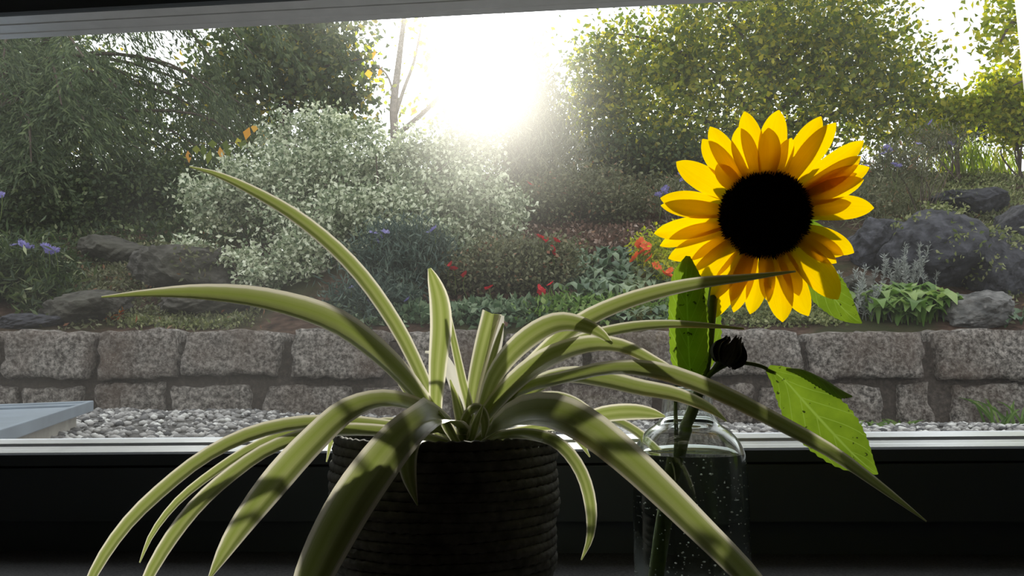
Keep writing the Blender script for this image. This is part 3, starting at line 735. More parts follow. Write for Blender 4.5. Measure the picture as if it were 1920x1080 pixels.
link('calyx', head_mesh('calyx', [(.004, -.034), (.012, -.030), (rd*.75, -.020), (rd*.95, -.010), (rd*.5, -.006)], 40), M['stem'], sf)
for i in range(22):
    a_ = i / 22 * 6.283 + R.uniform(-.08, .08); ca, sa = math.cos(a_), math.sin(a_)
    rows = []
    for rr_, z_, wd in ((rd*.8, -.018, .010), (rd*1.1, -.013, .012), (rd*1.35, -.014, .007), (rd*1.55, -.018, .0006)):
        q = HC + fr_*(ca*rr_) + fu*(sa*rr_) + fn*z_; rows.append((q.x, q.y, q.z, wd))
    ribbon('sepal', rows, M['sunleaf'], sf, n=10, m=4, Nvec=tuple(fn), seed=i)

def sleaf(rows, name='leaf', mat='sunleaf', **k):
    out = []
    for px, py, Y, wp in rows:
        q = P(px, py, Y); out.append((q.x, q.y, q.z, wp * px_m(Y)))
    return ribbon(name, out, M[mat], sf, n=40, m=10, seed=len(rows), **k)
# leaf beside the stem, an added layer darkening it, and a blade reaching out
sleaf([(1302,722,.655,8),(1294,690,.652,58),(1290,620,.65,70),(1288,560,.65,66),(1286,515,.652,48),(1290,480,.655,8)], fold=.12, k=1, jag=.05)
sleaf([(1306,722,.662,8),(1298,690,.660,52),(1295,620,.658,66),(1294,560,.658,60),(1292,515,.66,40),(1294,485,.66,6)], fold=.10, k=1, jag=.05)  # second blade added to hold back the sun and darken the leaf
sleaf([(1318,705,.685,6),(1330,660,.69,34),(1330,610,.692,44),(1322,560,.692,46),(1315,520,.692,34),(1312,485,.69,6)], fold=.15, k=1, jag=.12)
tube('leaf_stalk', PP([(1302,722,.655),(1272,700,.655),(1267,760,.657),(1268,820,.66),(1266,880,.66)]), np.array([4, 3.5, 3.5, 4, 4.5])*vs, M['stem'], sf, 20, 8)
# leaf under the head
sleaf([(1490,455,.69,14),(1520,500,.69,46),(1550,542,.685,66),(1582,580,.68,46),(1602,597,.677,22),(1616,606,.675,2)], fold=.28, k=.95, jag=.05)
# drooping leaf on its long stalk
tube('leaf_stalk', PP([(1318,712,.668),(1340,695,.665),(1370,681,.66),(1400,681,.655),(1425,686,.65),(1452,698,.645)]), np.array([6, 5, 4.2, 3.8, 3.6, 3])*vs, M['stem'], sf, 20, 8)
sleaf([(1440,690,.645,14),(1470,712,.642,54),(1512,758,.638,96),(1556,806,.635,104),(1598,850,.632,74),(1625,874,.63,36),(1646,889,.63,2)], fold=.16, k=1, jag=.06, cup=-.05)
sleaf([(1474,690,.640,6),(1502,692,.636,18),(1540,708,.633,25),(1576,730,.631,22),(1598,742,.630,4)], name='curled_edge', fold=-.5, Nvec=(.3, -.35, 1), jag=.1)
# dry bud on its own short stalk
tube('bud_stalk', PP([(1322,712,.667),(1336,696,.662),(1350,678,.658),(1360,668,.656)]), np.array([6, 5, 5.5, 8])*vs, M['stem'], sf, 14, 8)
BC = P(1366, 664, .655)
bp = [(.0005, -.0105), (.006, -.009), (.0095, -.004), (.0102, .001), (.0088, .006), (.005, .0088), (.0005, .0095)]
bud = link('bud', lathe_mesh('bud', bp, 24), M['budm'], sf)
bud.data.transform(Matrix.Translation(BC) @ Matrix.Rotation(math.radians(25), 4, 'Y'))
for i in range(16):
    a_ = i / 16 * 6.283 + R.uniform(-.2, .2); ca, sa = math.cos(a_), math.sin(a_); rows = []
    e_ = R.uniform(.8, 1.25)
    for r_, z_, wd in ((.006, -.009, .006), (.0108, -.002, .0075), (.0108, .005, .006), (.007*e_, .0105, .004), (.0075*e_, .0135*e_, .0006)):
        q = BC + Matrix.Rotation(math.radians(25), 3, 'Y') @ Vector((r_*ca, r_*sa, z_)); rows.append((q.x, q.y, q.z, wd))
    ribbon('sepal', rows, M['budm'], bud, n=10, m=4, Nvec=(ca, sa, .1), seed=i+70)

# ------------------------------------------------------------------ garden plants
def leaves_mesh(name, pts, L, Wd, axis=None, spread=1.0, fold=.25, seed=0, rnd=None, nup=None, face=None):
    """a real little blade (two folded triangles pairs) at every point"""
    r = np.random.default_rng(seed); n = len(pts)
    A = r.normal(size=(n, 3)); A = unit(A)
    if axis is not None: A = unit(np.asarray(axis, float) + spread * A)
    Nn = unit(r.normal(size=(n, 3)) + (np.array([0, 0, nup]) if nup else 0))
    if face is not None: Nn = unit(np.asarray(face, float)[None] + .45 * Nn)
    S = unit(np.cross(A, Nn)); Nn = np.cross(S, A)
    l = (L * r.uniform(.6, 1.25, n))[:, None]; w_ = (Wd * r.uniform(.7, 1.2, n))[:, None]
    b = pts; t = pts + A * l; m_ = pts + A * l * .5
    V = np.stack([b, m_ + S*w_/2 + Nn*fold*w_, t, m_ - S*w_/2 + Nn*fold*w_], 1).reshape(-1, 3)
    i = np.arange(n)[:, None] * 4
    Fq = np.concatenate([i + np.array([[0, 1, 2]]), i + np.array([[0, 2, 3]])], 1).reshape(-1, 3)
    rv = r.random(n) if rnd is None else rnd
    return mesh_np(name, V, Fq, {'rnd': np.repeat(rv, 4)}, smooth=False)

def cluster_pts(r, c, rad, ncl, per, sig, shell=.5):
    """points in clumps spread through an ellipsoid"""
    d = unit(r.normal(size=(ncl, 3))) * (r.random((ncl, 1)) ** shell)
    cc = np.asarray(c)[None] + d * np.asarray(rad)[None]
    s = sig * r.uniform(.6, 1.4, (ncl, 1, 1))
    return (cc[:, None] + r.normal(size=(ncl, per, 3)) * s).reshape(-1, 3), cc

def pblob(px, py, Y, rx, ry, rz):
    return P(px, py, Y), (rx * px_m(Y), rz, ry * px_m(Y))

def plant(name, label, cat, blobs, mat, L, Wd, ncl, per, sig, base=None, stems=6, stem_r=.012, bark='bark', group=None, axis=None, spread=1.0, seed=0, shell=.5, up=None, extra=None):
    """shrub or tree crown: blobs = [(px,py,Y,rx,ry,depth radius)], leaf size in metres"""
    r = np.random.default_rng(seed + 100); pts, ccs = [], []
    vol = [b[3] * b[4] for b in blobs]; vt = sum(vol)
    for b, vv in zip(blobs, vol):
        c, rad = pblob(*b); p_, cc = cluster_pts(r, c, rad, max(3, int(ncl * vv / vt)), per, sig, shell); pts.append(p_); ccs.append(cc)
    pts = np.vstack(pts); ccs = np.vstack(ccs)
    if base is None:
        m_ = ccs.mean(0); base = Vector((m_[0], m_[1], float(T(m_[0], m_[1]))))
    g_ = T(pts[:, 0], pts[:, 1]); pts = pts[pts[:, 2] > g_ + .01]
    o = empty(name, base, label, cat, group)
    f_ = link('foliage', leaves_mesh('foliage', pts, L, Wd, axis, spread, seed=seed, nup=up), M[mat], o); f_['kind'] = 'stuff'
    idx = r.choice(len(ccs), min(stems, len(ccs)), replace=False)
    for i in idx:
        e = Vector(ccs[i]); md = base.lerp(e, .5) + Vector((r.normal(0, .05), r.normal(0, .05), .12 * (e - base).length))
        tube('stem', [base + Vector((r.normal(0, .03), r.normal(0, .03), -.03)), md, e], np.array([stem_r, stem_r * .7, stem_r * .25]), M[bark], o, 10, 6)
    return o

def flower_mesh(name, rad, npet=12, seed=0, wfac=.5):
    r = np.random.default_rng(seed); V, Fc, A = [], [], []
    for k_ in range(npet):
        a = k_ / npet * 6.283 + r.uniform(-.1, .1); e = r.uniform(.1, .5); l = rad * r.uniform(.8, 1.1)
        d = np.array([math.cos(a), math.sin(a), e]); s = np.array([-math.sin(a), math.cos(a), 0]) * l * wfac * .5
        o = len(V); V += [np.zeros(3), d*l*.6 + s, d*l, d*l*.6 - s]; Fc.append([o, o+1, o+2, o+3]); A += [r.random()]*4
    return mesh_np(name, np.array(V), Fc, {'rnd': np.array(A)}, smooth=False)
FM = {'purple': flower_mesh('aster_bloom', .035, 14, 1, .4), 'red': flower_mesh('red_bloom', .032, 9, 2, .9), 'orange': flower_mesh('orange_bloom', .045, 14, 3, .7)}
for k_ in FM: FM[k_].materials.append(M['fl_' + k_])
def flowers(parent, kind, spots, s=1.0):
    for i, (px, py, Y) in enumerate(spots):
        o = bpy.data.objects.new('flower', FM[kind]); COL.objects.link(o); o.parent = parent
        o.matrix_parent_inverse = parent.matrix_world.inverted()
        o.location = P(px, py, Y); o.rotation_euler = (R.uniform(.3, 1.2), R.uniform(-.4, .4), R.uniform(0, 6)); o.scale = (s * R.uniform(.8, 1.2),) * 3
        tube('flower_stalk', [P(px, py, Y), P(px + R.uniform(-6, 6), py + 22, Y + .02), P(px + R.uniform(-8, 8), py + 48, Y + .03)], .0025, M['stem'], parent, 6, 5)

# conifer on the far left: trunk, drooping boughs, needles
def conifer():
    r = np.random.default_rng(31); Y0 = 7.6
    b = P(12, 470, Y0); b.z = float(T(b.x, b.y))
    o = empty('conifer_tree', b, 'dark green conifer with drooping feathery boughs at the edge of the slope', 'tree')
    tube('trunk', [b - Vector((0, 0, .1)), P(14, 250, Y0), P(10, 60, Y0), P(16, -300, Y0)], np.array([.14, .12, .10, .05]), M['bark'], o, 14, 10)
    pts, ax = [], []
    for i in range(70):
        z = r.uniform(-.6, 1) ; py = np.interp(z, [-.6, 1], [400, -280])
        s = P(12, py, Y0); a = r.uniform(-1.2, 1.0)
        ln = r.uniform(1.2, 3.1) * (1 if py > -50 else .75)
        if py > 330: ln *= .75
        d = Vector((math.cos(a), math.sin(a), 0)) if i % 6 else Vector((-math.cos(a), math.sin(a), 0))
        rise = r.uniform(.0, .5)
        c = catmull(np.array([tuple(s), tuple(s + d*ln*.4 + Vector((0, 0, rise*.6))), tuple(s + d*ln*.75 + Vector((0, 0, rise*.3))), tuple(s + d*ln + Vector((0, 0, rise - .45*ln*.6)))]), 14)
        V_, F_ = tube_arrays(c, np.linspace(.026, .006, 14), 6)
        link('bough', mesh_np('bough', V_, F_), M['bark'], o)
        for k_ in range(2, 14):
            for s_ in range(7):
                q = c[k_] + r.normal(0, .05, 3); sw = unit(np.array([d.y, -d.x, 0]) * r.choice([-1, 1]) + np.array([d.x, d.y, 0]) * .8 + np.array([0, 0, -.5 - r.random()]))
                m_ = 13; t_ = np.linspace(0, r.uniform(.18, .42), m_)[:, None]
                line = q[None] + sw[None] * t_ + np.array([0, 0, -1.0])[None] * t_**2 * 1.2
                pts.append(line + r.normal(0, .012, line.shape)); ax.append(np.repeat((sw + np.array([0, 0, -.35]))[None], m_, 0))
    pts = np.vstack(pts); ax = np.vstack(ax)
    f_ = link('needles', leaves_mesh('needles', pts, .085, .016, ax, .55, seed=3), M['f_conifer'], o); f_['kind'] = 'stuff'
conifer()

def tree(name, label, trunk, boughs, blobs, mat, L, Wd, ncl, per, sig, seed, bark='bark', tr=(.10, .07, .03), shell=.6, axis=None, spread=1, up=None):
    o = plant(name, label, 'tree', blobs, mat, L, Wd, ncl, per, sig, base=trunk[0], stems=0, seed=seed, shell=shell, axis=axis, spread=spread, up=up)
    tube('trunk', trunk, np.interp(np.linspace(0, 1, len(trunk)), [0, .5, 1], tr), M[bark], o, 16, 10)
    for b in boughs: tube('bough', b, np.linspace(tr[1] * .55, .008, len(b)), M[bark], o, 12, 6)
    return o
# leafy tree left of the gap in the canopy
b = G(520, 335)
tree('broadleaf_tree', 'green tree with scattered yellow leaves behind the silvery shrub', [b, P(540, 200, 10.5), P(560, 60, 10.5), P(570, -120, 10.5)],
     [PP([(545,180,10.5),(600,130,10.3),(680,110,10.2)]), PP([(550,120,10.5),(480,90,10.4),(420,60,10.3)]), PP([(552,150,10.5),(620,170,10.2),(690,180,10.1)])],
     [(500,110,10.5,150,80,1.0),(600,130,10.4,110,90,.9),(560,0,10.6,170,90,1.0),(430,190,10.3,110,90,.8),(640,200,10.2,70,60,.6)], 'f_mid', .11, .075, 420, 26, .14, 41)
# slim sapling in the gap
b = G(742, 300)
o = empty('sapling', b, 'slim bare-stemmed young tree against the bright sky with a few yellow leaves', 'tree')
tube('trunk', [b - Vector((0, 0, .05))] + PP([(739,235,9),(738,200,9),(746,130,9),(752,80,9),(757,40,9),(765,-60,9)]), np.array([.055, .05, .048, .04, .033, .028, .012]), M['bark_pale'], o, 24, 8)
tube('bough', PP([(742,215,9),(758,165,9),(775,120,9),(786,70,9),(795,20,9)]), np.array([.025, .022, .018, .014, .006]), M['bark_pale'], o, 14, 6)
tube('bough', PP([(740,180,9),(725,140,9),(700,115,9),(690,80,9)]), np.array([.018, .012, .009, .004]), M['bark_pale'], o, 12, 6)
tube('bough', PP([(750,248,8.8),(790,215,8.7),(840,165,8.6),(900,112,8.5),(955,60,8.5)]), np.array([.030, .028, .022, .016, .006]), M['bark'], o, 16, 6)
def hang_leaves(parent, spots, mat, s=1.0):
    for i, (px, py, Y) in enumerate(spots):
        me = leaves_mesh('leaf', np.zeros((1, 3)), .14 * s, .085 * s, (R.uniform(-.4, .4), R.uniform(-.3, .3), -1), .1, seed=i + 900, face=(R.uniform(-.5, .5), -1, .3)); me.materials.append(M[mat])
        q = link('leaf', me, None, parent); q.matrix_parent_inverse = parent.matrix_world.inverted(); q.location = P(px, py, Y)
hang_leaves(o, [(857,170,8.6),(876,162,8.6),(814,190,8.6),(806,222,8.6),(857,218,8.6),(806,98,8.8),(800,120,8.8),(822,125,8.7),(880,130,8.5),(905,105,8.5),(925,90,8.5),(770,190,8.8),(778,200,8.8),(845,150,8.6),(790,75,9),(715,125,9),(705,95,9),(690,130,9),(835,200,8.6)], 'autumn')
pts = np.array([tuple(P(px, py, 9 + R.uniform(-.3, .3))) for px, py in [(R.gauss(cx_, 16), R.gauss(cy_, 18)) for cx_, cy_ in [(800,110),(785,60),(700,110),(690,85),(830,130),(760,215),(900,100),(790,190),(722,150),(765,60)] for _ in range(14)]])
f_ = link('foliage', leaves_mesh('foliage', pts, .08, .05, seed=77), M['f_yellow'], o); f_['kind'] = 'stuff'
# bough of coloured leaves hanging before the conifer
b = P(560, 330, 6.9); b.z = float(T(b.x, b.y))
o = empty('beech_sapling', b, 'thin twig with orange and green autumn leaves above the silvery shrub', 'tree')
tube('bough', [b, P(545, 290, 6.9), P(500, 268, 6.8), P(440, 268, 6.8), P(350, 272, 6.8)], np.array([.014, .012, .008, .006, .003]), M['bark'], o, 16, 6)
hang_leaves(o, [(412,275,6.75),(352,282,6.75),(478,232,6.8),(490,242,6.8),(503,250,6.8),(468,238,6.8)], 'autumn', .9)
hang_leaves(o, [(395,280,6.78),(380,268,6.78),(368,272,6.78),(398,262,6.78),(425,262,6.78),(432,270,6.78),(445,258,6.8),(460,262,6.8)], 'f_green', .9)

# grey-green cone-shaped evergreen
plant('juniper_tree', 'grey-green upright evergreen between the sapling and the big leafy tree', 'tree',
      [(975,190,8.6,70,60,.6),(965,130,8.6,40,40,.4),(990,250,8.5,90,65,.7),(1000,310,8.4,90,50,.6),(910,240,8.6,50,50,.4),(950,95,8.6,18,24,.25)], 'f_grey', .12, .018, 430, 36, .11, stems=10, stem_r=.03, axis=(0, 0, 1), spread=.9, seed=51)
# the big leafy tree
b = G(1420, 318)
tree('broadleaf_tree', 'large broad green tree spreading behind the sunflower', [b, P(1430, 230, 9.6), P(1450, 120, 9.6), P(1470, -80, 9.6)],
     [PP([(1430,240,9.6),(1500,170,9.4),(1600,110,9.2),(1690,60,9.2)]), PP([(1428,230,9.6),(1350,150,9.5),(1240,80,9.4),(1130,60,9.4)]), PP([(1430,250,9.6),(1530,220,9.4),(1640,200,9.2),(1760,180,9.1)]),
      PP([(1425,260,9.6),(1300,220,9.4),(1180,190,9.3)]), PP([(1440,170,9.6),(1400,80,9.5),(1340,0,9.5)]), PP([(1450,130,9.6),(1540,60,9.5),(1600,-20,9.5)])],
     [(1200,130,9.6,140,100,1.0),(1360,90,9.6,170,110,1.2),(1520,70,9.5,170,100,1.2),(1630,140,9.3,115,105,.9),(1250,250,9.3,170,70,.8),(1480,210,9.4,200,80,.9),(1690,230,9.2,90,60,.6),(1400,-80,9.7,260,90,1.2),(1120,200,9.4,70,110,.6)],
     'f_green', .088, .055, 1150, 30, .17, 61, shell=.42)
# lower dark bushes under it
plant('evergreen_bush', 'dark green bush under the big leafy tree', 'bush', [(1180,300,9.0,130,50,.6),(1330,310,9.0,120,40,.6)], 'f_mid', .07, .04, 240, 40, .10, seed=62, stem_r=.02)
# right-hand side
b = P(2080, 300, 7.4); b.z = float(T(b.x, b.y))
tree('broadleaf_tree', 'yellow-green tree whose branch tips hang into the open sky', [b, P(2070, 150, 7.4), P(2050, 0, 7.4), P(2040, -150, 7.4)],
     [PP([(2055,20,7.4),(1980,0,7.4),(1900,40,7.3),(1870,90,7.3)]), PP([(2065,100,7.4),(1990,120,7.3),(1900,160,7.3)])],
     [(1910,30,7.3,65,55,.5),(1990,40,7.4,90,90,.6),(1890,90,7.3,35,30,.3),(1960,-80,7.4,140,70,.6),(2050,90,7.4,120,120,.7)], 'f_yellow', .085, .05, 190, 26, .10, 71)
plant('golden_bush', 'golden yellow bush at the top of the slope beside the dark hedge', 'bush', [(1900,190,8.6,60,40,.4),(1870,160,8.6,40,20,.3),(1930,240,8.5,60,40,.4)], 'f_yellow', .075, .045, 120, 34, .09, seed=72)
plant('hedge', 'dark green hedge at the top of the slope', 'hedge', [(1850,225,9.6,70,35,.5),(1960,215,9.6,70,40,.5),(2050,220,9.6,60,50,.5)], 'f_dark', .06, .035, 260, 40, .09, seed=73)
plant('yellow_bush', 'small yellow-green bush below the tip of the big leafy tree', 'bush', [(1790,215,8.8,45,32,.3),(1830,200,8.8,30,20,.2),(1740,245,8.8,30,18,.2)], 'f_yellow', .065, .045, 110, 26, .07, seed=74)

# background mass that closes the view behind the slope
plant('evergreen_bush', 'deep green thicket behind the drooping conifer boughs', 'bush', [(150,260,10.6,260,130,1.0),(380,300,10.2,180,90,.9),(60,120,10.8,200,120,1.0),(-100,220,10.5,160,200,1.0),(-400,220,10.5,220,180,1.0)], 'f_mid', .09, .055, 640, 34, .19, seed=81, stem_r=.03)
plant('dark_bush', 'dark leafy bush below the conifer boughs', 'bush', [(150,390,6.8,190,80,.6),(40,380,6.6,110,90,.5),(260,350,7.0,110,60,.5),(-220,380,6.6,160,100,.6),(-480,360,6.8,160,110,.6)], 'f_dark', .05, .03, 900, 44, .09, seed=82, stem_r=.015)
plant('loose_bush', 'loose grey-green bush on the brown slope above the red flowers', 'bush', [(1090,365,7.3,130,38,.5),(1180,385,7.1,90,28,.4),(1000,385,7.0,70,35,.4)], 'f_olive', .045, .026, 260, 34, .08, seed=83)
plant('low_bush', 'low grey-green bush behind the sunflower head', 'bush', [(1500,370,7.0,150,45,.5),(1380,390,6.8,100,45,.5)], 'f_olive', .045, .024, 260, 34, .08, seed=84)

# big silvery variegated shrub
plant('variegated_shrub', 'large silvery green and white variegated shrub in the middle of the slope', 'shrub',
      [(560,345,5.9,170,70,.45),(730,320,6.1,190,80,.5),(850,385,5.8,130,75,.4),(660,420,5.6,190,75,.45),(600,262,6.3,120,55,.4),(410,375,5.8,80,50,.3),(860,280,6.3,90,70,.4),(930,400,5.7,70,60,.3),(800,460,5.5,110,60,.3),(560,490,5.3,60,45,.2)],
      'f_varieg', .042, .026, 1700, 30, .042, stems=26, stem_r=.014, seed=91, base=None)
plant('variegated_shrub', 'low silvery variegated branch reaching out over the dark rocks', 'shrub', [(360,470,5.2,50,14,.12),(430,490,5.2,70,22,.16),(490,520,5.1,45,22,.14)], 'f_varieg', .038, .024, 120, 26, .035, stems=6, stem_r=.008, seed=92)

# asters
o = plant('aster_clump', 'blue-green aster clump with lilac flowers in front of the silvery shrub', 'plant', [(740,500,5.0,80,70,.25),(700,570,4.7,90,35,.2),(800,470,5.1,45,40,.2)], 'f_blue', .065, .012, 420, 26, .05, stems=14, stem_r=.005, axis=(0, 0, .7), seed=101)
flowers(o, 'purple', [(700,438,4.85),(712,443,4.85),(722,436,4.85),(706,452,4.85),(814,430,4.95),(806,436,4.95),(690,566,4.6),(700,576,4.6),(705,580,4.6),(765,562,4.6),(660,540,4.6)])
o = plant('aster_clump', 'leafy green aster clump with lilac flowers at the foot of the dark bush', 'plant', [(50,520,4.9,90,65,.3),(-60,530,4.9,80,70,.3),(90,560,4.7,40,35,.15)], 'f_dark', .085, .018, 360, 26, .055, stems=14, stem_r=.005, axis=(0, 0, .5), seed=102)
flowers(o, 'purple', [(28,460,4.7),(38,456,4.7),(46,462,4.7),(55,466,4.7),(84,462,4.7),(92,470,4.7),(103,470,4.7),(4,366,4.9)])
o = plant('aster_clump', 'thin aster clump with lilac flowers on the slope right of the sunflower', 'plant', [(1690,310,6.8,60,30,.2),(1760,270,7.4,60,30,.2)], 'f_olive', .07, .012, 120, 22, .06, stems=10, stem_r=.005, axis=(0, 0, 1), seed=103)
flowers(o, 'purple', [(1662,278,6.7),(1668,284,6.7),(1658,288,6.7),(1676,308,6.6),(1746,230,7.3),(1722,270,7.2),(1782,270,7.3),(1622,312,6.7),(1684,312,6.6)], 1.1)
o = plant('aster_clump', 'thin aster clump with lilac flowers behind the left petals of the sunflower', 'plant', [(1270,370,6.6,35,30,.2)], 'f_olive', .06, .012, 60, 20, .05, stems=6, stem_r=.005, axis=(0, 0, 1), seed=104)
flowers(o, 'purple', [(1274,328,6.5),(1280,336,6.5),(1250,352,6.5),(1244,358,6.5),(1234,366,6.5)], 1.1)

# small-leaved plants with red flowers
o = plant('red_flower_bush', 'small-leaved olive bush dotted with red flowers beside the broad-leaved plant', 'bush', [(985,505,5.1,85,50,.25),(1040,480,5.2,50,25,.2),(930,490,5.3,50,35,.2)], 'f_olive', .036, .022, 420, 24, .045, stems=12, stem_r=.005, seed=111)
flowers(o, 'red', [(1012,445,5),(1027,452,5),(1042,452,5),(1034,467,5),(1040,480,5),(1018,450,5),(917,541,4.7),(1011,540,4.7),(1033,533,4.7),(1016,548,4.7)])
o = plant('red_flower_bush', 'dark bush with a few dull red flowers under the silvery shrub', 'bush', [(855,520,5.1,45,30,.15)], 'f_olive', .036, .022, 70, 22, .04, stems=6, stem_r=.004, seed=112)
flowers(o, 'red', [(845,496,4.95),(850,505,4.95),(872,515,4.95),(991,344,6.3)], .9)
o = plant('orange_flower_bush', 'yellow-leaved bush with orange-red flowers behind the left of the sunflower', 'bush', [(1225,475,5.3,38,40,.2),(1250,515,5.1,30,30,.2),(1280,470,5.3,30,45,.2)], 'f_yellow', .035, .02, 150, 22, .04, stems=8, stem_r=.004, seed=113)
flowers(o, 'orange', [(1202,456,5.1),(1210,462,5.1),(1205,474,5.1),(1215,476,5.1),(1192,484,5.05),(1218,486,5.05),(1248,516,4.9),(1256,510,4.9),(1262,520,4.9),(1230,500,5)])

# broad-leaved plants: every leaf is a piece of its own
def broad_plant(name, label, px, py, rx, ry, n, mat, L, seed, up=.35):
    r = np.random.default_rng(seed); c = G(px, py + ry)
    o = empty(name, c, label, 'plant')
    for i in range(n):
        a = r.uniform(0, 6.283); q_ = r.random() ** .6
        g_ = G(px + rx * q_ * math.cos(a), py + ry * .8 + ry * .7 * q_ * math.sin(a)) if py > 560 else G(px + rx * q_ * math.cos(a), py + ry * q_ * math.sin(a))
        if g_.y > 8: continue
        s0 = g_ + Vector((0, 0, -.01)); d = Vector((r.normal(0, 1), -abs(r.normal(.6, .5)), 0)).normalized()
        h_ = up * L * r.uniform(.4, 1.5) + .03; l_ = L * r.uniform(.7, 1.25)
        rows = [(*s0, .004), (*(s0 + d*l_*.25 + Vector((0, 0, h_))), .42*l_), (*(s0 + d*l_*.62 + Vector((0, 0, h_*1.15))), .5*l_), (*(s0 + d*l_*.9 + Vector((0, 0, h_*.9))), .24*l_), (*(s0 + d*l_*1.05 + Vector((0, 0, h_*.7))), .003)]
        ribbon('leaf', rows, M[mat], o, n=8, m=2, fold=.3, Nvec=(d.x*-.2, d.y*-.2 - .25, 1), seed=seed*50 + i)
    return o
broad_plant('lungwort', 'low blue-green plant with broad pointed leaves beside the red flowers', 1140, 535, 115, 45, 270, 'f_broad', .078, 121, .8)
broad_plant('lungwort', 'small broad-leaved plant just above the wall behind the bent white leaf', 890, 585, 70, 18, 60, 'f_broad', .07, 122)
broad_plant('lungwort', 'broad-leaved plant above the wall beside the dark sunflower leaf', 1210, 590, 70, 18, 60, 'f_broad', .07, 123)
broad_plant('bright_leafy_plant', 'bright green broad-leaved plant above the wall in front of the dark rocks', 1700, 578, 78, 24, 130, 'f_bright', .10, 124, .8)
broad_plant('bright_leafy_plant', 'few pale green leaves beside the pale rock', 1875, 590, 60, 18, 34, 'f_broad', .08, 125)

# ground cover mats
def mat_cover(name, label, quad, n, mat, L, Wd, h, seed, cat='plant'):
    r = np.random.default_rng(seed); c = [np.array(G(*q)) for q in quad]
    u, v_ = r.random((n, 1)) + r.normal(0, .07, (n, 1)), r.random((n, 1)) + r.normal(0, .09, (n, 1))
    p_ = c[0]*(1-u)*(1-v_) + c[1]*u*(1-v_) + c[2]*u*v_ + c[3]*(1-u)*v_
    hh = h * r.random(n) * (.4 + .6 * (vnoise(p_[:, 0], p_[:, 1], 5, seed) > -.2))
    ok = p_[:, 1] > 4.34; p_, hh = p_[ok], hh[ok]; n = len(p_)
    p_[:, 2] = T(p_[:, 0], p_[:, 1]) + hh
    m_ = p_.mean(0); o = empty(name, (m_[0], m_[1], float(T(m_[0], m_[1]))), label, cat)
    f_ = link('foliage', leaves_mesh('foliage', p_, L, Wd, (0, -.2, .5), 1.0, seed=seed, nup=.8), M[mat], o); f_['kind'] = 'stuff'
    return o
mat_cover('ground_cover', 'fine green ground cover on the wall top below the sunflower head', [(1335,612),(1575,612),(1560,575),(1350,570)], 3800, 'f_moss', .03, .02, .06, 131)
mat_cover('ground_cover', 'pale green moss-like ground cover on the wall top before the left rocks', [(235,614),(450,614),(440,585),(250,588)], 3200, 'f_moss', .026, .016, .035, 132)
mat_cover('ground_cover', 'dry mixed ground cover between the left rocks and the aster clump', [(100,605),(480,605),(420,440),(120,470)], 6500, 'f_olive', .04, .018, .06, 133)
mat_cover('creeping_plant', 'small-leaved creeping plant trailing over the upper rocks', [(1700,400),(1960,400),(1960,325),(1680,320)], 5200, 'f_moss', .045, .022, .07, 134)
mat_cover('creeping_plant', 'thin trailing plant hanging between the two dark rocks', [(1640,480),(1900,470),(1920,390),(1640,390)], 3800, 'f_olive', .05, .02, .08, 135)
mat_cover('slope_grass', 'tangled grey-green grass on the slope right of the sunflower', [(1560,430),(1760,400),(1740,300),(1560,310)], 5200, 'f_olive', .12, .010, .10, 136, 'grass')
mat_cover('ground_cover', 'low leafy growth along the wall top in the middle', [(640,612),(1000,612),(1000,585),(640,585)], 1700, 'f_broad', .06, .034, .08, 137)
mat_cover('ground_cover', 'low green growth along the wall top behind the sunflower stem', [(1000,612),(1340,612),(1340,580),(1000,580)], 1700, 'f_bright', .055, .03, .08, 138)
mat_cover('rust_red_plant', 'little rust-red plant on the wall top by the left rocks', [(195,608),(228,608),(226,585),(200,585)], 260, 'f_red', .035, .022, .07, 139)
mat_cover('ground_cover', 'green growth covering the upper slope behind the left bushes', [(-200,420),(500,420),(500,325),(-200,325)], 7000, 'f_dark', .07, .035, .12, 140)
mat_cover('ground_cover', 'patchy green growth on the upper slope below the big leafy tree', [(1000,350),(1650,360),(1700,300),(960,300)], 6000, 'f_olive', .07, .03, .12, 141)
mat_cover('ground_cover', 'dark green growth added for the shade on the slope between the dark leafy bush and the left rocks', [(60,480),(600,480),(560,375),(40,385)], 6500, 'f_dark', .06, .028, .09, 143)  # dark foliage added in place of the shade on this strip
mat_cover('ground_cover', 'green growth on the slope beyond the leafy aster clump', [(-620,608),(-60,608),(-60,440),(-620,440)], 6000, 'f_dark', .06, .03, .10, 144)
mat_cover('ground_cover', 'green growth on the slope beyond the boulders', [(1960,608),(2500,608),(2500,330),(1960,330)], 6500, 'f_olive', .06, .03, .10, 145)
lt = mat_cover('leaf_litter', 'fallen brown leaves strewn over the bare slope', [(820,575),(1330,575),(1300,400),(860,400)], 5000, 'f_litter', .05, .03, .02, 142, 'leaves'); lt['kind'] = 'stuff'

# tall grass tuft, lavender, weeds
def tuft(name, label, base, n, h, wd, lean, mat, seed, spread=.1, cat='grass'):
    r = np.random.default_rng(seed); o = empty(name, base, label, cat)
    for i in range(n):
        b0 = base + Vector((r.normal(0, spread), r.normal(0, spread*.6), 0)); b0.z = b0.z - .02
        d = Vector((r.normal(0, lean), r.normal(0, lean), 1)); hh = h * r.uniform(.55, 1.15)
        rows = [(*b0, wd), (*(b0 + d*hh*.5), wd*.9), (*(b0 + d*hh*.85 + Vector((d.x*.25*hh, 0, 0))), wd*.6), (*(b0 + d*hh + Vector((d.x*.6*hh, 0, -.06*hh))), .001)]
        ribbon('blade', rows, M[mat], o, n=6, m=2, fold=.2, k=1, seed=seed*31 + i)
    return o
tuft('grass_tuft', 'tall bright yellow-green grass tuft at the top of the slope', G(1800, 312), 90, .55, .016, .22, 'grass', 151, .16)
tuft('grass_tuft', 'pale feathery grass tuft beside the golden bush', G(1865, 308), 70, .42, .016, .20, 'grass', 152, .16)
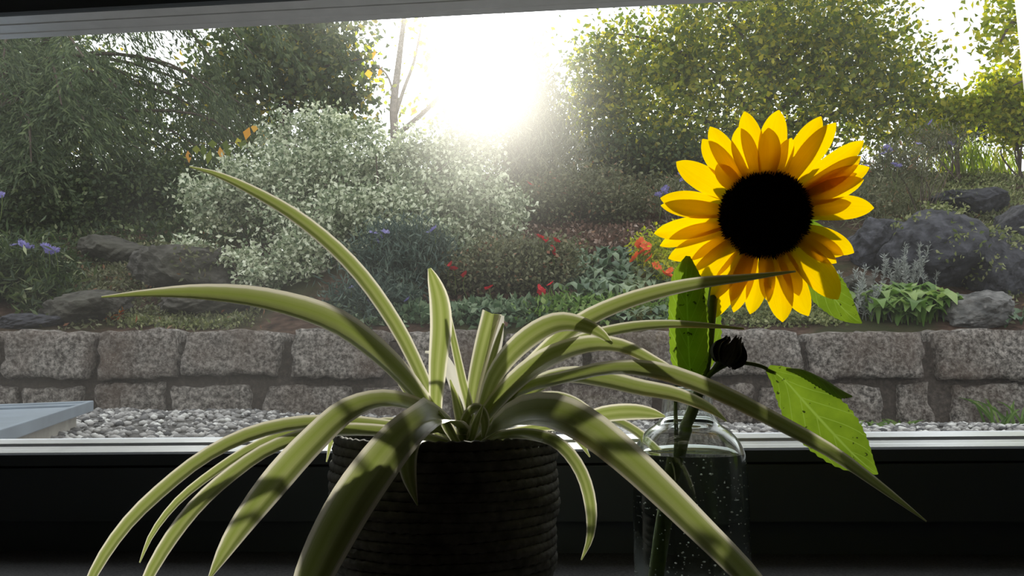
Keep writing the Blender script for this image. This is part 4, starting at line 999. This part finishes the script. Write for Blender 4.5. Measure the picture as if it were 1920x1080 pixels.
tuft('weed', 'small green weed growing from the gravel at the wall foot', Vector((*P(1892, 800, 3.92).to_tuple()[:2], GZ)), 22, .16, .012, .45, 'f_bright', 153, .05, 'plant')
tuft('weed', 'low green weeds at the foot of the wall beside the drooping leaf', Vector((*P(1668, 800, 3.92).to_tuple()[:2], GZ)), 40, .05, .014, .8, 'f_bright', 154, .10, 'plant')
def lavender(px, py, n, seed, label):
    r = np.random.default_rng(seed); b = G(px, py); o = empty('lavender', b, label, 'plant')
    pts, ax = [], []
    for i in range(n):
        s0 = b + Vector((r.normal(0, .09), r.normal(0, .05), -.02)); d = Vector((r.normal(0, .25), r.normal(0, .2), 1)); h_ = r.uniform(.16, .34)
        e = s0 + d * h_; tube('stem', [s0, s0 + d*h_*.5, e], .003, M['f_silver'], o, 5, 5)
        for t_ in np.linspace(.25, 1, 22):
            for _ in range(4): pts.append(np.array(s0 + d*h_*t_) + r.normal(0, .004, 3)); ax.append(unit(np.array([r.normal(), r.normal(), .9])))
    f_ = link('foliage', leaves_mesh('foliage', np.array(pts), .032, .008, np.array(ax), .2, seed=seed), M['f_silver'], o); f_['kind'] = 'stuff'
lavender(1690, 545, 16, 161, 'silver-grey lavender with upright spikes in front of the dark rocks')
lavender(1615, 600, 14, 162, 'small silver-grey lavender tuft beside the hanging sunflower leaf')

# rocks
def rock(px, py, rx, ry, rz, mat, label, seed, Y=None):
    r = np.random.default_rng(seed); g_ = G(px, min(py + ry * .7, 612)); Y = Y or g_.y
    c = P(px, py, Y); k_ = px_m(Y)
    import bmesh
    bm = bmesh.new(); bmesh.ops.create_icosphere(bm, subdivisions=5, radius=1)
    ph = r.random((9, 4)) * 6.28; pl = [(unit(r.normal(size=3)), r.uniform(.55, .85)) for _ in range(9)]
    for v in bm.verts:
        q = np.array(v.co)
        for nn, dd in pl:
            e = q @ nn
            if e > dd: q = q - nn * (e - dd) * .85
        k2 = sum(.035 / (j*.5+1) * math.sin((2+j*1.3)*q[0]*1.7 + ph[j, 0]) * math.sin((2+j*1.2)*q[1]*1.7 + ph[j, 1]) * math.sin((2+j)*q[2]*2 + ph[j, 2]) * 2.2 for j in range(9))
        q = q * (1 + k2 + .02*math.sin(11*q[0]+ph[0,3])*math.sin(12*q[2]+ph[1,3]) + .012*math.sin(23*q[0]+ph[2,3]+9*q[1])*math.sin(25*q[2]+ph[3,3]) + r.normal(0, .006)); v.co = (q[0]*rx*k_, q[1]*rz, q[2]*ry*k_)
    me = bpy.data.meshes.new('rock'); bm.to_mesh(me); bm.free()
    o = link('rock', me, M[mat]); o.location = c + Vector((0, rz*.35, 0)); o.rotation_euler = (0, r.uniform(-.15, .15), 0)
    return tag(o, label, 'rock', 'boulders on the garden slope')
def drape(o, label, n, mat, L, seed, lo=.25):
    r = np.random.default_rng(seed); V_ = np.array([tuple(o.matrix_basis @ v.co) for v in o.data.vertices]); Nn = np.array([tuple(v.normal) for v in o.data.vertices])
    nz_ = vnoise(V_[:, 0], V_[:, 2], 6, seed); w_ = np.where((Nn[:, 2] > lo) & (nz_ > -.1), 1.0, np.where(nz_ > .38, .5, 0)); w_ = w_ / w_.sum()
    i = r.choice(len(V_), n, p=w_); p_ = V_[i] + Nn[i] * r.uniform(0, .03, (n, 1)) + r.normal(0, .02, (n, 3))
    c = o.location; e = empty('creeping_plant', (c.x, c.y, c.z), label, 'plant')
    f_ = link('foliage', leaves_mesh('foliage', p_, L, L*.5, (0, -.4, -.3), 1.0, seed=seed), M[mat], e); f_['kind'] = 'stuff'
ra = rock(1660, 465, 75, 62, .30, 'rock', 'dark blue-grey boulder right beside the sunflower petals', 1)
rb = rock(1775, 475, 110, 88, .40, 'rock', 'largest dark blue-grey boulder behind the lavender', 2)
rc = rock(1880, 500, 95, 80, .40, 'rock', 'dark boulder beyond the largest one, at the slope\'s end', 3)
rd_ = rock(1835, 378, 75, 36, .35, 'rock', 'low dark boulder topped by creeping plants', 4)
rock(1840, 583, 95, 40, .20, 'rock_pale', 'pale flat rock sloping down to the wall top', 5)
rock(1600, 545, 55, 36, .20, 'rock_brown', 'small grey rock beside the hanging sunflower leaf', 6)
rock(1930, 420, 60, 50, .3, 'rock', 'dark boulder above the slope\'s end boulder', 7)
rock(160, 575, 85, 46, .22, 'rock_brown', 'rounded brown-grey rock next to the rust-red plant', 8)
re_ = rock(330, 515, 125, 62, .35, 'rock_brown', 'wide flat brown-grey rock under the low silvery branch', 9)
rock(400, 570, 110, 40, .25, 'rock_brown', 'low grey rock behind the moss-like ground cover', 10)
rock(210, 470, 65, 40, .3, 'rock_brown', 'shaded rock below the dark leafy bush', 11)
rock(50, 602, 75, 18, .15, 'rock', 'flat dark rock in front of the leafy aster clump', 12)

bpy.context.view_layer.update()
drape(rb, 'leafy creeper growing over the top of the largest dark boulder', 620, 'f_moss', .042, 201, .75)
drape(rc, 'leafy creeper hanging over the dark boulder at the slope\'s end', 900, 'f_moss', .042, 202, .45)
drape(rd_, 'creeper mat capping the low dark boulder', 420, 'f_moss', .04, 203, .6)
drape(re_, 'dry creeper over the wide flat brown-grey rock', 420, 'f_olive', .04, 204, .7)
